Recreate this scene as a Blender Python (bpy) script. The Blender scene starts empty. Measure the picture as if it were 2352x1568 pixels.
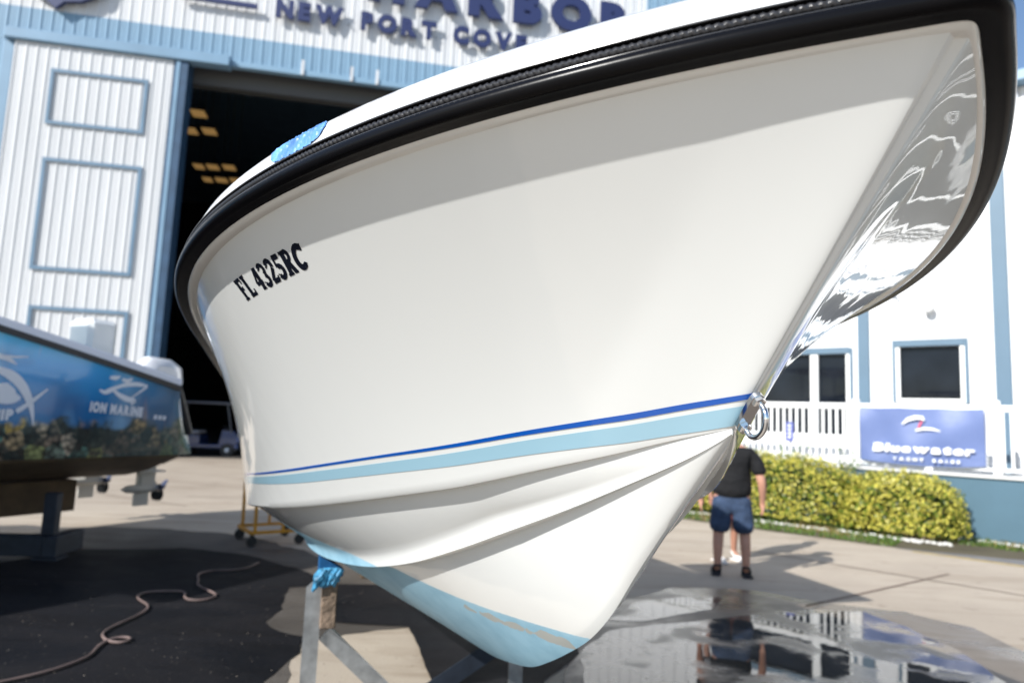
import bpy, math, random
import numpy as np
from mathutils import Vector, Matrix
random.seed(7); RNG = np.random.default_rng(7)
SC = bpy.context.scene
COL = SC.collection
PI = math.pi
def rad(a): return a * PI / 180

# ------------------------------------------------------------------ camera
TILT, ROLL, EYE = rad(6.5), rad(2.4), 1.70
_fw = np.array([0, math.cos(TILT), math.sin(TILT)])
_up = np.array([0, -math.sin(TILT), math.cos(TILT)]); _rt = np.array([1., 0, 0])
CR = math.cos(ROLL) * _rt + math.sin(ROLL) * _up
CU = -math.sin(ROLL) * _rt + math.cos(ROLL) * _up
CP = np.array([0, 0, EYE])
cam = bpy.data.cameras.new('camera'); camo = bpy.data.objects.new('camera', cam); COL.objects.link(camo)
camo.matrix_world = Matrix(((CR[0], CU[0], -_fw[0], 0), (CR[1], CU[1], -_fw[1], 0), (CR[2], CU[2], -_fw[2], EYE), (0, 0, 0, 1)))
cam.sensor_width = 36; cam.lens = 24; cam.clip_start = .05; cam.clip_end = 2000
cam.dof.use_dof = True; cam.dof.focus_distance = 1.5; cam.dof.aperture_fstop = 2.5; cam.dof.aperture_blades = 0
SC.camera = camo
# ------------------------------------------------------------------ sky, sun, exposure
SUN_AZ, SUN_EL = 46.7, 33.5          # light travels towards this azimuth (clockwise from +Y)
w = bpy.data.worlds.new('World'); SC.world = w; w.use_nodes = True
nt = w.node_tree
sky = nt.nodes.new('ShaderNodeTexSky'); sky.sky_type = 'NISHITA'; sky.sun_disc = False
sky.sun_elevation = rad(SUN_EL); sky.sun_rotation = rad(SUN_AZ + 180); sky.altitude = 0
sky.air_density = 1.0; sky.dust_density = .3; sky.ozone_density = 2.2
nt.links.new(sky.outputs[0], nt.nodes['Background'].inputs[0]); nt.nodes['Background'].inputs[1].default_value = .115
sl = bpy.data.lights.new('sun', 'SUN'); sl.energy = 5.0; sl.angle = rad(.5); sl.color = (1, .975, .93)
so = bpy.data.objects.new('sun', sl); COL.objects.link(so)
_d = Vector((math.sin(rad(SUN_AZ)) * math.cos(rad(SUN_EL)), math.cos(rad(SUN_AZ)) * math.cos(rad(SUN_EL)), -math.sin(rad(SUN_EL))))
so.rotation_euler = _d.to_track_quat('-Z', 'Y').to_euler(); so.location = (0, 0, 20)
SC.view_settings.view_transform = 'Standard'; SC.view_settings.look = 'None'
SC.view_settings.exposure = .54; SC.view_settings.gamma = 1; SC.view_settings.use_curve_mapping = False

# ------------------------------------------------------------------ helpers
FPX = 1568.
def ray(x, y):
    return _fw + (x - 1176) / FPX * CR - (y - 784) / FPX * CU
def ground(x, y, z=0.):
    "photo point (2352 px wide frame) to a point on the plane z"
    d = ray(x, y); return CP + (z - EYE) / d[2] * d
class Frame:
    "upright plane family: local X along a wall, local -Y out of it"
    def __init__(s, x, y, rz): s.o = np.array([x, y, 0.]); s.rz = rz; s.X = np.array([math.cos(rz), math.sin(rz), 0]); s.Y = np.array([-math.sin(rz), math.cos(rz), 0])
    def pix(s, px, py, Y=0.):
        d = ray(px, py); p0 = s.o + Y * s.Y; t = ((p0 - CP) @ s.Y) / (d @ s.Y); q = CP + t * d - p0
        return float(q @ s.X), float(q[2])
_MC = {}
def mat(name, col, rough=.5, metal=0., coat=0., coatr=.03, spec=.5, noise=None, bump=None, emit=None, trans=0., ior=1.45, streak=False):
    """noise=(scale, amount, detail): value variation; bump=(scale, strength)"""
    if name in _MC: return _MC[name]
    m = bpy.data.materials.new(name); m.use_nodes = True; n = m.node_tree; b = n.nodes['Principled BSDF']
    b.inputs['Base Color'].default_value = (*col, 1); b.inputs['Roughness'].default_value = rough
    b.inputs['Metallic'].default_value = metal; b.inputs['Coat Weight'].default_value = coat; b.inputs['Coat Roughness'].default_value = coatr
    b.inputs['Specular IOR Level'].default_value = spec; b.inputs['IOR'].default_value = ior
    b.inputs['Transmission Weight'].default_value = trans
    if emit: b.inputs['Emission Color'].default_value = (*emit[0], 1); b.inputs['Emission Strength'].default_value = emit[1]
    if noise or bump:
        tc = n.nodes.new('ShaderNodeTexCoord')
    if noise:
        t = n.nodes.new('ShaderNodeTexNoise'); t.inputs['Scale'].default_value = noise[0]; t.inputs['Detail'].default_value = noise[2] if len(noise) > 2 else 5
        if streak:
            mp = n.nodes.new('ShaderNodeMapping'); mp.inputs['Scale'].default_value = (1, 1, .07); n.links.new(tc.outputs['Object'], mp.inputs[0]); n.links.new(mp.outputs[0], t.inputs['Vector'])
        else: n.links.new(tc.outputs['Object'], t.inputs['Vector'])
        r = n.nodes.new('ShaderNodeMapRange'); r.inputs[1].default_value = .3; r.inputs[2].default_value = .7; r.inputs[3].default_value = 1 - noise[1]; r.inputs[4].default_value = 1 + noise[1] * .6
        n.links.new(t.outputs[0], r.inputs[0])
        x = n.nodes.new('ShaderNodeVectorMath'); x.operation = 'SCALE'; x.inputs[0].default_value = col
        n.links.new(r.outputs[0], x.inputs['Scale']); n.links.new(x.outputs[0], b.inputs['Base Color'])
    if bump:
        t = n.nodes.new('ShaderNodeTexNoise'); t.inputs['Scale'].default_value = bump[0]; t.inputs['Detail'].default_value = 4
        n.links.new(tc.outputs['Object'], t.inputs['Vector'])
        bb = n.nodes.new('ShaderNodeBump'); bb.inputs['Strength'].default_value = bump[1]; bb.inputs['Distance'].default_value = bump[2] if len(bump) > 2 else .02
        n.links.new(t.outputs[0], bb.inputs['Height']); n.links.new(bb.outputs[0], b.inputs['Normal'])
    _MC[name] = m
    return m
def tag(o, label=None, cat=None, group=None, kind=None):
    if label: o['label'] = label
    if cat: o['category'] = cat
    if group: o['group'] = group
    if kind: o['kind'] = kind
    return o
def empty(name, loc=(0, 0, 0), rz=0., label=None, cat=None, group=None):
    o = bpy.data.objects.new(name, None); COL.objects.link(o); o.location = [float(v) for v in loc]; o.rotation_euler = (0, 0, rz); o.empty_display_size = .1
    return tag(o, label, cat, group)
def link(name, me, m=None, parent=None, loc=None, rot=None):
    o = bpy.data.objects.new(name, me); COL.objects.link(o)
    if m is not None and not me.materials:
        for k in (m if isinstance(m, (list, tuple)) else [m]): me.materials.append(k)
    if parent: o.parent = parent
    if loc is not None: o.location = [float(v) for v in loc]
    if rot is not None: o.rotation_euler = rot
    return o
class MB:
    "collects faces for one mesh object"
    def __init__(s): s.v = []; s.f = []; s.mi = []; s.sm = []
    def add(s, V, F, mi=0, smooth=False):
        k = len(s.v); s.v += [tuple(map(float, p)) for p in V]
        for f in F: s.f.append(tuple(k + i for i in f)); s.mi.append(mi); s.sm.append(smooth)
        return s
    def box(s, a, b, mi=0, bev=0.):
        x0, y0, z0 = a; x1, y1, z1 = b
        if bev > 0:
            c = bev; V = []
            for (X, sx) in ((x0, 1), (x1, -1)):
                for (Y, sy) in ((y0, 1), (y1, -1)):
                    for (Z, sz) in ((z0, 1), (z1, -1)):
                        V += [(X, Y + sy * c, Z + sz * c), (X + sx * c, Y, Z + sz * c), (X + sx * c, Y + sy * c, Z)]
            def I(i, j, k, a): return (i * 4 + j * 2 + k) * 3 + a
            F = []
            for i in (0, 1):
                q = [I(i, 0, 0, 0), I(i, 0, 1, 0), I(i, 1, 1, 0), I(i, 1, 0, 0)]; F.append(q if i == 0 else q[::-1])
                q = [I(0, i, 0, 1), I(1, i, 0, 1), I(1, i, 1, 1), I(0, i, 1, 1)]; F.append(q if i == 0 else q[::-1])
                q = [I(0, 0, i, 2), I(0, 1, i, 2), I(1, 1, i, 2), I(1, 0, i, 2)]; F.append(q if i == 0 else q[::-1])
                for k in (0, 1):
                    F.append([I(i, 0, k, 0), I(i, 1, k, 0), I(i, 1, k, 2), I(i, 0, k, 2)])
                    F.append([I(0, i, k, 1), I(1, i, k, 1), I(1, i, k, 2), I(0, i, k, 2)])
                    F.append([I(i, k, 0, 0), I(i, k, 1, 0), I(i, k, 1, 1), I(i, k, 0, 1)])
                    for l in (0, 1): F.append([I(i, k, l, 0), I(i, k, l, 1), I(i, k, l, 2)])
            return s.add(V, F, mi)
        V = [(x0, y0, z0), (x1, y0, z0), (x1, y1, z0), (x0, y1, z0), (x0, y0, z1), (x1, y0, z1), (x1, y1, z1), (x0, y1, z1)]
        return s.add(V, [(0, 3, 2, 1), (4, 5, 6, 7), (0, 1, 5, 4), (1, 2, 6, 5), (2, 3, 7, 6), (3, 0, 4, 7)], mi)
    def bar(s, p, q, w, h, mi=0, upv=(0, 0, 1)):
        p = np.array(p, float); q = np.array(q, float); d = q - p; L = np.linalg.norm(d); d /= L
        u = np.array(upv, float)
        if abs(d @ u) > .98: u = np.array([1., 0, 0])
        a = np.cross(d, u); a /= np.linalg.norm(a); b = np.cross(a, d)
        V = [P + sx * a * w / 2 + sy * b * h / 2 for P in (p, q) for sx, sy in ((-1, -1), (1, -1), (1, 1), (-1, 1))]
        return s.add(V, [(0, 1, 2, 3), (7, 6, 5, 4), (0, 4, 5, 1), (1, 5, 6, 2), (2, 6, 7, 3), (3, 7, 4, 0)], mi)
    def tube(s, pts, r, n=10, mi=0, closed=False, caps=True):
        P = np.array(pts, float); N = len(P); rr = r if hasattr(r, '__len__') else [r] * N
        T = np.gradient(P, axis=0) if not closed else np.roll(P, -1, 0) - np.roll(P, 1, 0)
        T /= np.linalg.norm(T, axis=1)[:, None] + 1e-12
        u = np.array([0, 0, 1.]) if abs(T[0][2]) < .9 else np.array([1., 0, 0]); V = []
        for i in range(N):
            a = u - (u @ T[i]) * T[i]; a /= np.linalg.norm(a) + 1e-12; u = a; b = np.cross(T[i], a)
            for k in range(n):
                t = 2 * PI * k / n; V.append(P[i] + rr[i] * (math.cos(t) * a + math.sin(t) * b))
        F = []
        for i in range(N if closed else N - 1):
            j = (i + 1) % N
            for k in range(n): F.append((i * n + k, i * n + (k + 1) % n, j * n + (k + 1) % n, j * n + k))
        s.add(V, F, mi, True)
        if caps and not closed:
            k = len(s.v) - N * n; s.f += [tuple(k + i for i in range(n))[::-1], tuple(k + (N - 1) * n + i for i in range(n))]; s.mi += [mi, mi]; s.sm += [False, False]
        return s
    def grid(s, G, mi=0, smooth=True, flip=False):
        "G: array (n,m,3)"
        n, m = G.shape[:2]; F = []
        for i in range(n - 1):
            for j in range(m - 1):
                q = (i * m + j, i * m + j + 1, (i + 1) * m + j + 1, (i + 1) * m + j); F.append(q[::-1] if flip else q)
        return s.add(G.reshape(-1, 3), F, mi, smooth)
    def lathe(s, prof, c=(0, 0, 0), n=16, axis='z', mi=0):
        V = []; c = np.array(c, float)
        for (r, h) in prof:
            for k in range(n):
                a = 2 * PI * k / n; x, y = r * math.cos(a), r * math.sin(a)
                V.append(c + {'z': (x, y, h), 'x': (h, x, y), 'y': (y, h, x)}[axis])
        F = [(i * n + k, i * n + (k + 1) % n, (i + 1) * n + (k + 1) % n, (i + 1) * n + k) for i in range(len(prof) - 1) for k in range(n)]
        s.add(V, F, mi, True); k = len(s.v) - len(prof) * n
        s.f += [tuple(k + i for i in range(n))[::-1], tuple(k + (len(prof) - 1) * n + i for i in range(n))]; s.mi += [mi, mi]; s.sm += [False, False]
        return s
    def prism(s, poly, y0, y1, mi=0):
        "outline in local XZ, thick along Y"
        n = len(poly); V = [(x, y0, z) for x, z in poly] + [(x, y1, z) for x, z in poly]
        F = [tuple(range(n)), tuple(range(2 * n - 1, n - 1, -1))] + [(i, (i + 1) % n + 0, n + (i + 1) % n, n + i)[::-1] for i in range(n)]
        return s.add(V, F, mi)
    def mesh(s, name, angle=35):
        me = bpy.data.meshes.new(name); me.from_pydata(s.v, [], s.f)
        me.polygons.foreach_set('material_index', s.mi); me.polygons.foreach_set('use_smooth', s.sm)
        if any(s.sm): me.set_sharp_from_angle(angle=rad(angle))
        me.update(); return me
    def build(s, name, m, parent=None, loc=None, rot=None, angle=35):
        return link(name, s.mesh(name, angle), m, parent, loc, rot)
def fix_normals(me):
    import bmesh
    b = bmesh.new(); b.from_mesh(me); bmesh.ops.recalc_face_normals(b, faces=b.faces); b.to_mesh(me); b.free()

# ------------------------------------------------------------------ shared materials
WHITE_GEL = None
M_BLUE = mat('blue_painted_steel', (.17, .28, .39), .45, noise=(1.2, .10))
M_BLUEDK = mat('shade_dark_blue_steel', (.03, .07, .13), .5, noise=(3, .2))
M_BLUETRIM = mat('blue_trim_paint', (.125, .205, .29), .45, noise=(2, .12))
M_WALL = mat('white_painted_steel', (.60, .61, .62), .42, noise=(2.2, .10), streak=True)
M_NAVY = mat('navy_letter_paint', (.022, .032, .10), .5)
M_STEEL = mat('galvanised_steel', (.42, .44, .46), .42, .85, noise=(14, .3))
M_STEELDK = mat('weathered_dark_steel', (.016, .022, .034), .6, .2, noise=(10, .3))
M_RUBBER = mat('black_rubber', (.0045, .0045, .0055), .26, spec=.13, bump=(60, .08, .002))
M_BLACK = mat('matt_black_plastic', (.02, .02, .022), .5)
M_CHROME = mat('polished_stainless', (.78, .78, .79), .07, 1.)
# ------------------------------------------------------------------ the white boat (boat frame: u aft, w starboard, z up)
def pch(xs, ys):
    xs = np.array(xs, float); ys = np.array(ys, float); h = np.diff(xs); d = np.diff(ys) / h; m = np.zeros_like(xs)
    for i in range(1, len(xs) - 1):
        if d[i - 1] * d[i] > 0:
            w1 = 2 * h[i] + h[i - 1]; w2 = h[i] + 2 * h[i - 1]; m[i] = (w1 + w2) / (w1 / d[i - 1] + w2 / d[i])
    m[0] = d[0]; m[-1] = d[-1]
    def f(x):
        x = np.clip(np.asarray(x, float), xs[0], xs[-1]); i = np.clip(np.searchsorted(xs, x) - 1, 0, len(xs) - 2); t = (x - xs[i]) / h[i]
        return (2*t**3-3*t*t+1)*ys[i] + (t**3-2*t*t+t)*h[i]*m[i] + (-2*t**3+3*t*t)*ys[i+1] + (t**3-t*t)*h[i]*m[i+1]
    return f
UM = 7.2
_U = [.56,.65,.8,1,1.25,1.5,1.8,2.2,2.6,3,3.5,4,5,7.2]
zc = pch(_U, [1.70,1.677,1.632,1.578,1.513,1.460,1.402,1.333,1.275,1.228,1.172,1.12,1.02,.86])
zr = pch(_U, [1.69,1.639,1.569,1.481,1.382,1.287,1.188,1.093,1.03,.98,.935,.90,.81,.65])
zk = pch([.56,.78,.95,1.10,1.23,1.39,1.55,1.71,1.96,2.27,3.0,4,5,7.2], [1.69,1.49,1.33,1.18,1.08,.99,.91,.84,.77,.705,.61,.50,.40,.22])
wc = lambda u: 1.12*(1-np.maximum(1-np.maximum(u-.56,0)/4,0)**2.5)
wr = lambda u: .75*(1-np.maximum(1-np.maximum(u-.56,0)/3.5,0)**2)
ws = lambda u: 1.295*np.maximum(1-np.maximum(1-u/2.766,0)**3.057,0)**.973
wsp = lambda u: ws(u)-.036*np.clip((u-.35)/1.1, 0, 1)**1.3       # port side, a touch narrower
zs = lambda u: 2.309-.103*u+.001*u*u
def side(s, v, fa=.05):
    s = np.asarray(s, float); v = np.asarray(v, float) + 0*s
    us = .036+(UM-.036)*s**1.6; uc = .56+(UM-.56)*s**1.6
    S = np.stack([us, np.maximum((wsp if fa > .1 else ws)(us)-.04, 0), zs(us)-.033], -1); Cn = np.stack([uc, wc(uc), zc(uc)], -1)
    vv = v[..., None]; P = Cn*(1-vv)+S*vv
    f = .05+fa*np.exp(-((s-.25)/.15)**2)
    P[..., 1] -= f*np.minimum(1, P[..., 1]/.25)*2*v*(1-v)*((.7 if fa < .1 else .4)+(0 if fa < .1 else .6)*v)
    P[..., 1] = np.where(s < 1e-6, 0, P[..., 1])
    # small radius down the stem
    r = .010; P[..., 0] += r*np.exp(-np.maximum(P[..., 1], 0)/r)*1.0
    return P
FA_ = lambda sgn: .05 if sgn > 0 else .33     # the port bow flares in a deeper hollow
def B2L(P, sgn=1):
    "boat frame to local axes of the boat empty; sgn=1 starboard, -1 port"
    P = np.asarray(P); return np.stack([-sgn*P[..., 1], P[..., 0], P[..., 2]], -1)
BRZ = rad(17.25)
BX, BY = .630, .872
boat = empty('boat', (BX, BY, 0), BRZ, 'large white fibreglass boat bow with two blue stripes and black rub rail, filling the picture', 'boat')

def gel(name, base, boot=False):
    m = mat(name, base, .28, coat=1., coatr=.015)
    n = m.node_tree; b = n.nodes['Principled BSDF']
    tc = n.nodes.new('ShaderNodeTexCoord')
    nz = n.nodes.new('ShaderNodeTexNoise'); nz.inputs['Scale'].default_value = 7; nz.inputs['Detail'].default_value = 1.5
    n.links.new(tc.outputs['Object'], nz.inputs['Vector'])
    bb = n.nodes.new('ShaderNodeBump'); bb.inputs['Strength'].default_value = .35; bb.inputs['Distance'].default_value = .0035
    n.links.new(nz.outputs[0], bb.inputs['Height']); n.links.new(bb.outputs[0], b.inputs['Coat Normal'])
    if boot:
        sp = n.nodes.new('ShaderNodeSeparateXYZ'); n.links.new(tc.outputs['Object'], sp.inputs[0])
        def math_(op, a, c=None, clamp=False):
            q = n.nodes.new('ShaderNodeMath'); q.operation = op; q.use_clamp = clamp
            for i, x in enumerate((a, c)):
                if x is None: continue
                if isinstance(x, (int, float)): q.inputs[i].default_value = x
                else: n.links.new(x, q.inputs[i])
            return q.outputs[0]
        n2 = n.nodes.new('ShaderNodeTexNoise'); n2.inputs['Scale'].default_value = 160; n.links.new(tc.outputs['Object'], n2.inputs['Vector'])
        n3 = n.nodes.new('ShaderNodeTexNoise'); n3.inputs['Scale'].default_value = 17; n3.inputs['Detail'].default_value = 6; n.links.new(tc.outputs['Object'], n3.inputs['Vector'])
        u1 = math_('SUBTRACT', sp.outputs['Y'], 1.25); u2 = math_('MINIMUM', math_('MAXIMUM', u1, 0.), .7)
        aw = math_('MINIMUM', math_('ABSOLUTE', sp.outputs['X']), .45)
        line = math_('ADD', 1.081, math_('SUBTRACT', math_('MULTIPLY', math_('MULTIPLY', aw, aw), .58), math_('MULTIPLY', aw, .19)))
        d = math_('SUBTRACT', line, sp.outputs['Z'])                     # >0 below the boot line
        d2 = math_('ADD', d, math_('MULTIPLY', math_('SUBTRACT', n2.outputs[0], .5), .004))
        mask = math_('GREATER_THAN', d2, 0.)
        # edge of the coating: paler overspray just under the line
        edge = math_('SUBTRACT', 1., math_('MULTIPLY', d, 60.), True)
        # worn patch near the forefoot
        wp = math_('SUBTRACT', d, math_('ADD', .050, math_('MULTIPLY', u1, -.03)))
        wear = math_('MULTIPLY', math_('LESS_THAN', math_('ADD', math_('ABSOLUTE', wp), math_('MULTIPLY', math_('SUBTRACT', n3.outputs[0], .5), .075)), math_('MULTIPLY', math_('SUBTRACT', .60, u1), .036)),
                     math_('MULTIPLY', math_('LESS_THAN', u1, .55), math_('GREATER_THAN', u1, .09)))
        mx = n.nodes.new('ShaderNodeMixRGB'); mx.inputs[1].default_value = (.28, .48, .60, 1); mx.inputs[2].default_value = (.34, .52, .62, 1)
        n.links.new(math_('MULTIPLY', edge, .8), mx.inputs[0])
        n4 = n.nodes.new('ShaderNodeTexNoise'); n4.inputs['Scale'].default_value = 9; n4.inputs['Detail'].default_value = 8; n.links.new(tc.outputs['Object'], n4.inputs['Vector'])
        mxn = n.nodes.new('ShaderNodeMixRGB'); mxn.blend_type = 'MULTIPLY'; mxn.inputs[2].default_value = (.72, .80, .84, 1)
        n.links.new(math_('MULTIPLY', math_('SUBTRACT', n4.outputs[0], .42, True), 3., True), mxn.inputs[0]); n.links.new(mx.outputs[0], mxn.inputs[1])
        mw = n.nodes.new('ShaderNodeMixRGB'); mw.inputs[2].default_value = (.36, .37, .35, 1); n.links.new(wear, mw.inputs[0]); n.links.new(mxn.outputs[0], mw.inputs[1])
        mf = n.nodes.new('ShaderNodeMixRGB'); mf.inputs[1].default_value = (*base, 1); n.links.new(mask, mf.inputs[0]); n.links.new(mw.outputs[0], mf.inputs[2])
        n.links.new(mf.outputs[0], b.inputs['Base Color'])
        cw = math_('SUBTRACT', 1., mask); n.links.new(math_('ADD', .05, math_('MULTIPLY', cw, .95)), b.inputs['Coat Weight'])
        n.links.new(math_('ADD', .28, math_('MULTIPLY', mask, .35)), b.inputs['Roughness'])
        b2 = n.nodes.new('ShaderNodeBump'); b2.inputs['Strength'].default_value = .5; b2.inputs['Distance'].default_value = .0015
        n.links.new(math_('MULTIPLY', n2.outputs[0], mask), b2.inputs['Height']); n.links.new(b2.outputs[0], b.inputs['Normal'])
    return m
M_GEL = gel('white_gelcoat', (.77, .78, .765), True)
M_GELW = gel('white_deck_gelcoat', (.80, .80, .78))
M_ST1 = gel('dark_blue_stripe_vinyl', (.0, .09, .45))
M_ST2 = gel('light_blue_stripe_vinyl', (.33, .54, .66))

ss = np.concatenate([[0], np.geomspace(.004, .05, 14), np.linspace(.055, 1, 110)])
def hull_half(sgn):
    vs = np.linspace(0, 1, 40); R = []
    for v in vs: R.append(side(ss, v, FA_(sgn)))
    G = np.array(R)                       # rows v, cols s
    return B2L(G, sgn)
def bottom_half(sgn):
    u = .56+(UM-.56)*ss**1.6; k = np.minimum(1, (u-.56)/.7); r = .010
    du = lambda w_: r*np.exp(-np.maximum(w_, 0)/r)
    def L(w_, z_): return np.stack([u+du(w_), w_, z_], -1)
    rows = [L(wc(u), zc(u)), L(np.maximum(wc(u)-.010*k, 0), zc(u)-.007*k), L(np.maximum(wc(u)-.045*k, 0), zc(u)-.004*k)]
    a = (np.maximum(wc(u)-.047*k, 0), zc(u)-.006*k); b = (wr(u)+.022*k, zr(u)+.050*k)
    for t in np.linspace(0, 1, 9):
        w_ = a[0]*(1-t)+b[0]*t; z_ = a[1]*(1-t)+b[1]*t
        z_ = z_ - .012*k*4*t*(1-t)*.5
        rows.append(L(w_, z_))
    rows += [L(wr(u)+.012*k, zr(u)+.034*k), L(wr(u)+.005*k, zr(u)+.017*k), L(wr(u), zr(u)), L(np.maximum(wr(u)-.008*k, 0), zr(u)-.001*k), L(np.maximum(wr(u)-.040*k, 0), zr(u)+.004*k)]
    w0 = np.maximum(wr(u)-.041*k, 0); z0 = zr(u)+.003*k
    for t in np.linspace(0, 1, 14)[0:]:
        w_ = w0*(1-t); z_ = z0*(1-t)+zk(u)*t + .010*np.sin(PI*t)*-1*k
        rows.append(L(w_, z_))
    return B2L(np.array(rows), sgn)
mb = MB()
for sgn in (1, -1):
    mb.grid(hull_half(sgn), flip=(sgn > 0)); mb.grid(bottom_half(sgn), flip=(sgn < 0))
# transom
tr = [side(np.array([1.]), v)[0] for v in np.linspace(1, 0, 8)] + [np.array([UM, wr(UM), zr(UM)]), np.array([UM, 0, zk(UM)])]
T = [B2L(p, 1) for p in tr] + [B2L(p, -1) for p in tr[-2::-1]]
mb.add(T, [tuple(range(len(T)))])
me = mb.mesh('hull', 28)
import bmesh
bm_ = bmesh.new(); bm_.from_mesh(me); bmesh.ops.remove_doubles(bm_, verts=bm_.verts, dist=.0004); bmesh.ops.recalc_face_normals(bm_, faces=bm_.faces); bm_.to_mesh(me); bm_.free()
for p in me.polygons: p.use_smooth = True
me.set_sharp_from_angle(angle=rad(30))
hull = link('hull', me, M_GEL, boat)

# stripes, 1.2 mm proud of the side
S_T = [0,.02,.05,.1,.15,.2,.3,.4,.5,.6,.7,1]
db_t = pch(S_T, [.1263,.1263,.1275,.135,.1487,.1588,.1725,.185,.2013,.215,.2325,.27]); db_b = pch(S_T, [.1062,.1062,.1062,.1125,.1288,.1425,.1613,.1738,.1913,.2075,.2225,.26])
lb_t = pch(S_T, [.0825,.0838,.085,.0925,.1087,.1225,.14,.1588,.1787,.1975,.2087,.245]); lb_b = pch(S_T, [.010,.0125,.0138,.025,.0475,.0663,.0925,.1113,.1363,.150,.1562,.18])
def surf_off(s, v, off, sgn=1):
    f_ = FA_(sgn); e = 1e-3; P = side(s, v, f_); a = side(np.minimum(s+e, 1), v, f_)-side(np.maximum(s-e, 0), v, f_); b = side(s, np.minimum(v+e, 1), f_)-side(s, np.maximum(v-e, 0), f_)
    n = np.cross(a, b); n /= np.linalg.norm(n, axis=-1)[..., None]+1e-12
    n *= np.where(n[..., 1:2] < 0, -1, 1)
    return P+n*off
for sgn in (1, -1):
    for (t_, b_, m_, lab) in ((db_t, db_b, M_ST1, 'thin dark blue stripe'), (lb_t, lb_b, M_ST2, 'wide light blue stripe')):
        G = np.array([surf_off(ss, b_(ss)*(1-t)+t_(ss)*t, .0012, sgn) for t in np.linspace(0, 1, 6)])
        o = MB().grid(B2L(G, sgn), flip=(sgn > 0)).build('stripe', m_, boat); o['label'] = lab

# rub rail path: aft starboard -> bow -> aft port
ua = np.concatenate([np.linspace(UM, .6, 260), np.linspace(.6, .0, 200)[1:]])
st_ = np.stack([-ws(ua), ua, zs(ua)], -1); pt_ = st_[::-1][1:].copy(); pt_[:, 0] = wsp(pt_[:, 1])
path = np.vstack([st_, pt_])
# even spacing + small nose radius
dl = np.r_[0, np.cumsum(np.linalg.norm(np.diff(path, axis=0), axis=1))]; tt = np.arange(0, dl[-1], .012)
path = np.stack([np.interp(tt, dl, path[:, i]) for i in range(3)], -1)
for _ in range(10): path[1:-1] = .25*path[:-2]+.5*path[1:-1]+.25*path[2:]
path[:, 1] -= .004*np.exp(-(path[:, 0]/.05)**2)
def sweep(path, prof):
    T = np.gradient(path, axis=0); T /= np.linalg.norm(T, axis=1)[:, None]
    up = np.array([0, 0, 1.]); N = np.cross(T, up); N /= np.linalg.norm(N, axis=1)[:, None]     # outward
    if N[5, 0] > 0: N = -N
    return np.array([path + a*N + b*up for a, b in prof]), N, T
prof = [(-.022, .032), (.004, .033), (.011, .031), (.012, .027), (.007, .025), (.004, .024), (.004, .006), (.009, .0045), (.016, .004)]
prof += [(.010+.0175*math.cos(a), -.012+.0168*math.sin(a)) for a in np.linspace(1.0, -1.75, 16)] + [(.0, -.030), (-.024, -.030)]
G, N_, T_ = sweep(path, prof)
mb = MB(); mb.grid(G); me = mb.mesh('rub_rail', 50); fix_normals(me); rail = link('rub_rail', me, M_RUBBER, boat)
fp = path.copy(); rows = []
for a_, b_ in ((-.014, -.027), (-.0165, -.0325), (-.021, -.0365), (-.029, -.0388), (-.040, -.0395), (-.052, -.039)):
    q = path + a_*N_ + np.array([0, 0, b_]); q[:, 0] = np.where(path[:, 0] < 0, np.minimum(q[:, 0], 0), np.maximum(q[:, 0], 0)); q[:, 1] = np.maximum(q[:, 1], -a_*1.15); rows.append(q)
mb = MB(); mb.grid(np.array(rows)); me = mb.mesh('hull_flange', 70); fix_normals(me); link('hull_flange', me, M_GELW, boat)
# grey top edge; glossy bead added under the channel to make a highlight
def trim_strip(name, a, b, r, m, par, label=None):
    P = path + a*N_ + np.array([0, 0, b]); o = MB().tube(P, r, 6).build(name, m, par); 
    if label: o['label'] = label
trim_strip('rail_trim', .0135, .0290, .0020, mat('grey_rail_edge', (.10, .10, .105), .25, .3), rail)
trim_strip('highlight_bead', .0148, .0052, .0013, mat('highlight_bead_rubber', (.05, .05, .052), .12, spec=.8), rail)
# braided insert
vis = np.where((path[:, 1] < 3.6))[0]; sub = path[vis[0]:vis[-1]]; d2 = np.r_[0, np.cumsum(np.linalg.norm(np.diff(sub, axis=0), axis=1))]; t2 = np.arange(0, d2[-1], .0022)
Pb = np.stack([np.interp(t2, d2, sub[:, i]) for i in range(3)], -1); Nb = np.stack([np.interp(t2, d2, N_[vis[0]:vis[-1], i]) for i in range(3)], -1)
Cb = Pb + Nb*.0095 + np.array([0, 0, .0148]); nb = 14; V = []
for k in range(nb):
    a = 2*PI*k/nb; r = .0076*(.72+.34*np.abs(np.cos(a*1.0+t2*2*PI/.026)))+.0006*np.sin(a*6+t2*900)
    V.append(Cb+Nb*(r*math.cos(a))[:, None]+np.array([0, 0, 1.])*(r*math.sin(a))[:, None])
V = np.array(V+[V[0]]); mb = MB(); mb.grid(V); me = mb.mesh('rope_insert', 80); fix_normals(me)
link('rope_insert', me, mat('black_braid', (.028, .028, .031), .33), rail)
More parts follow.
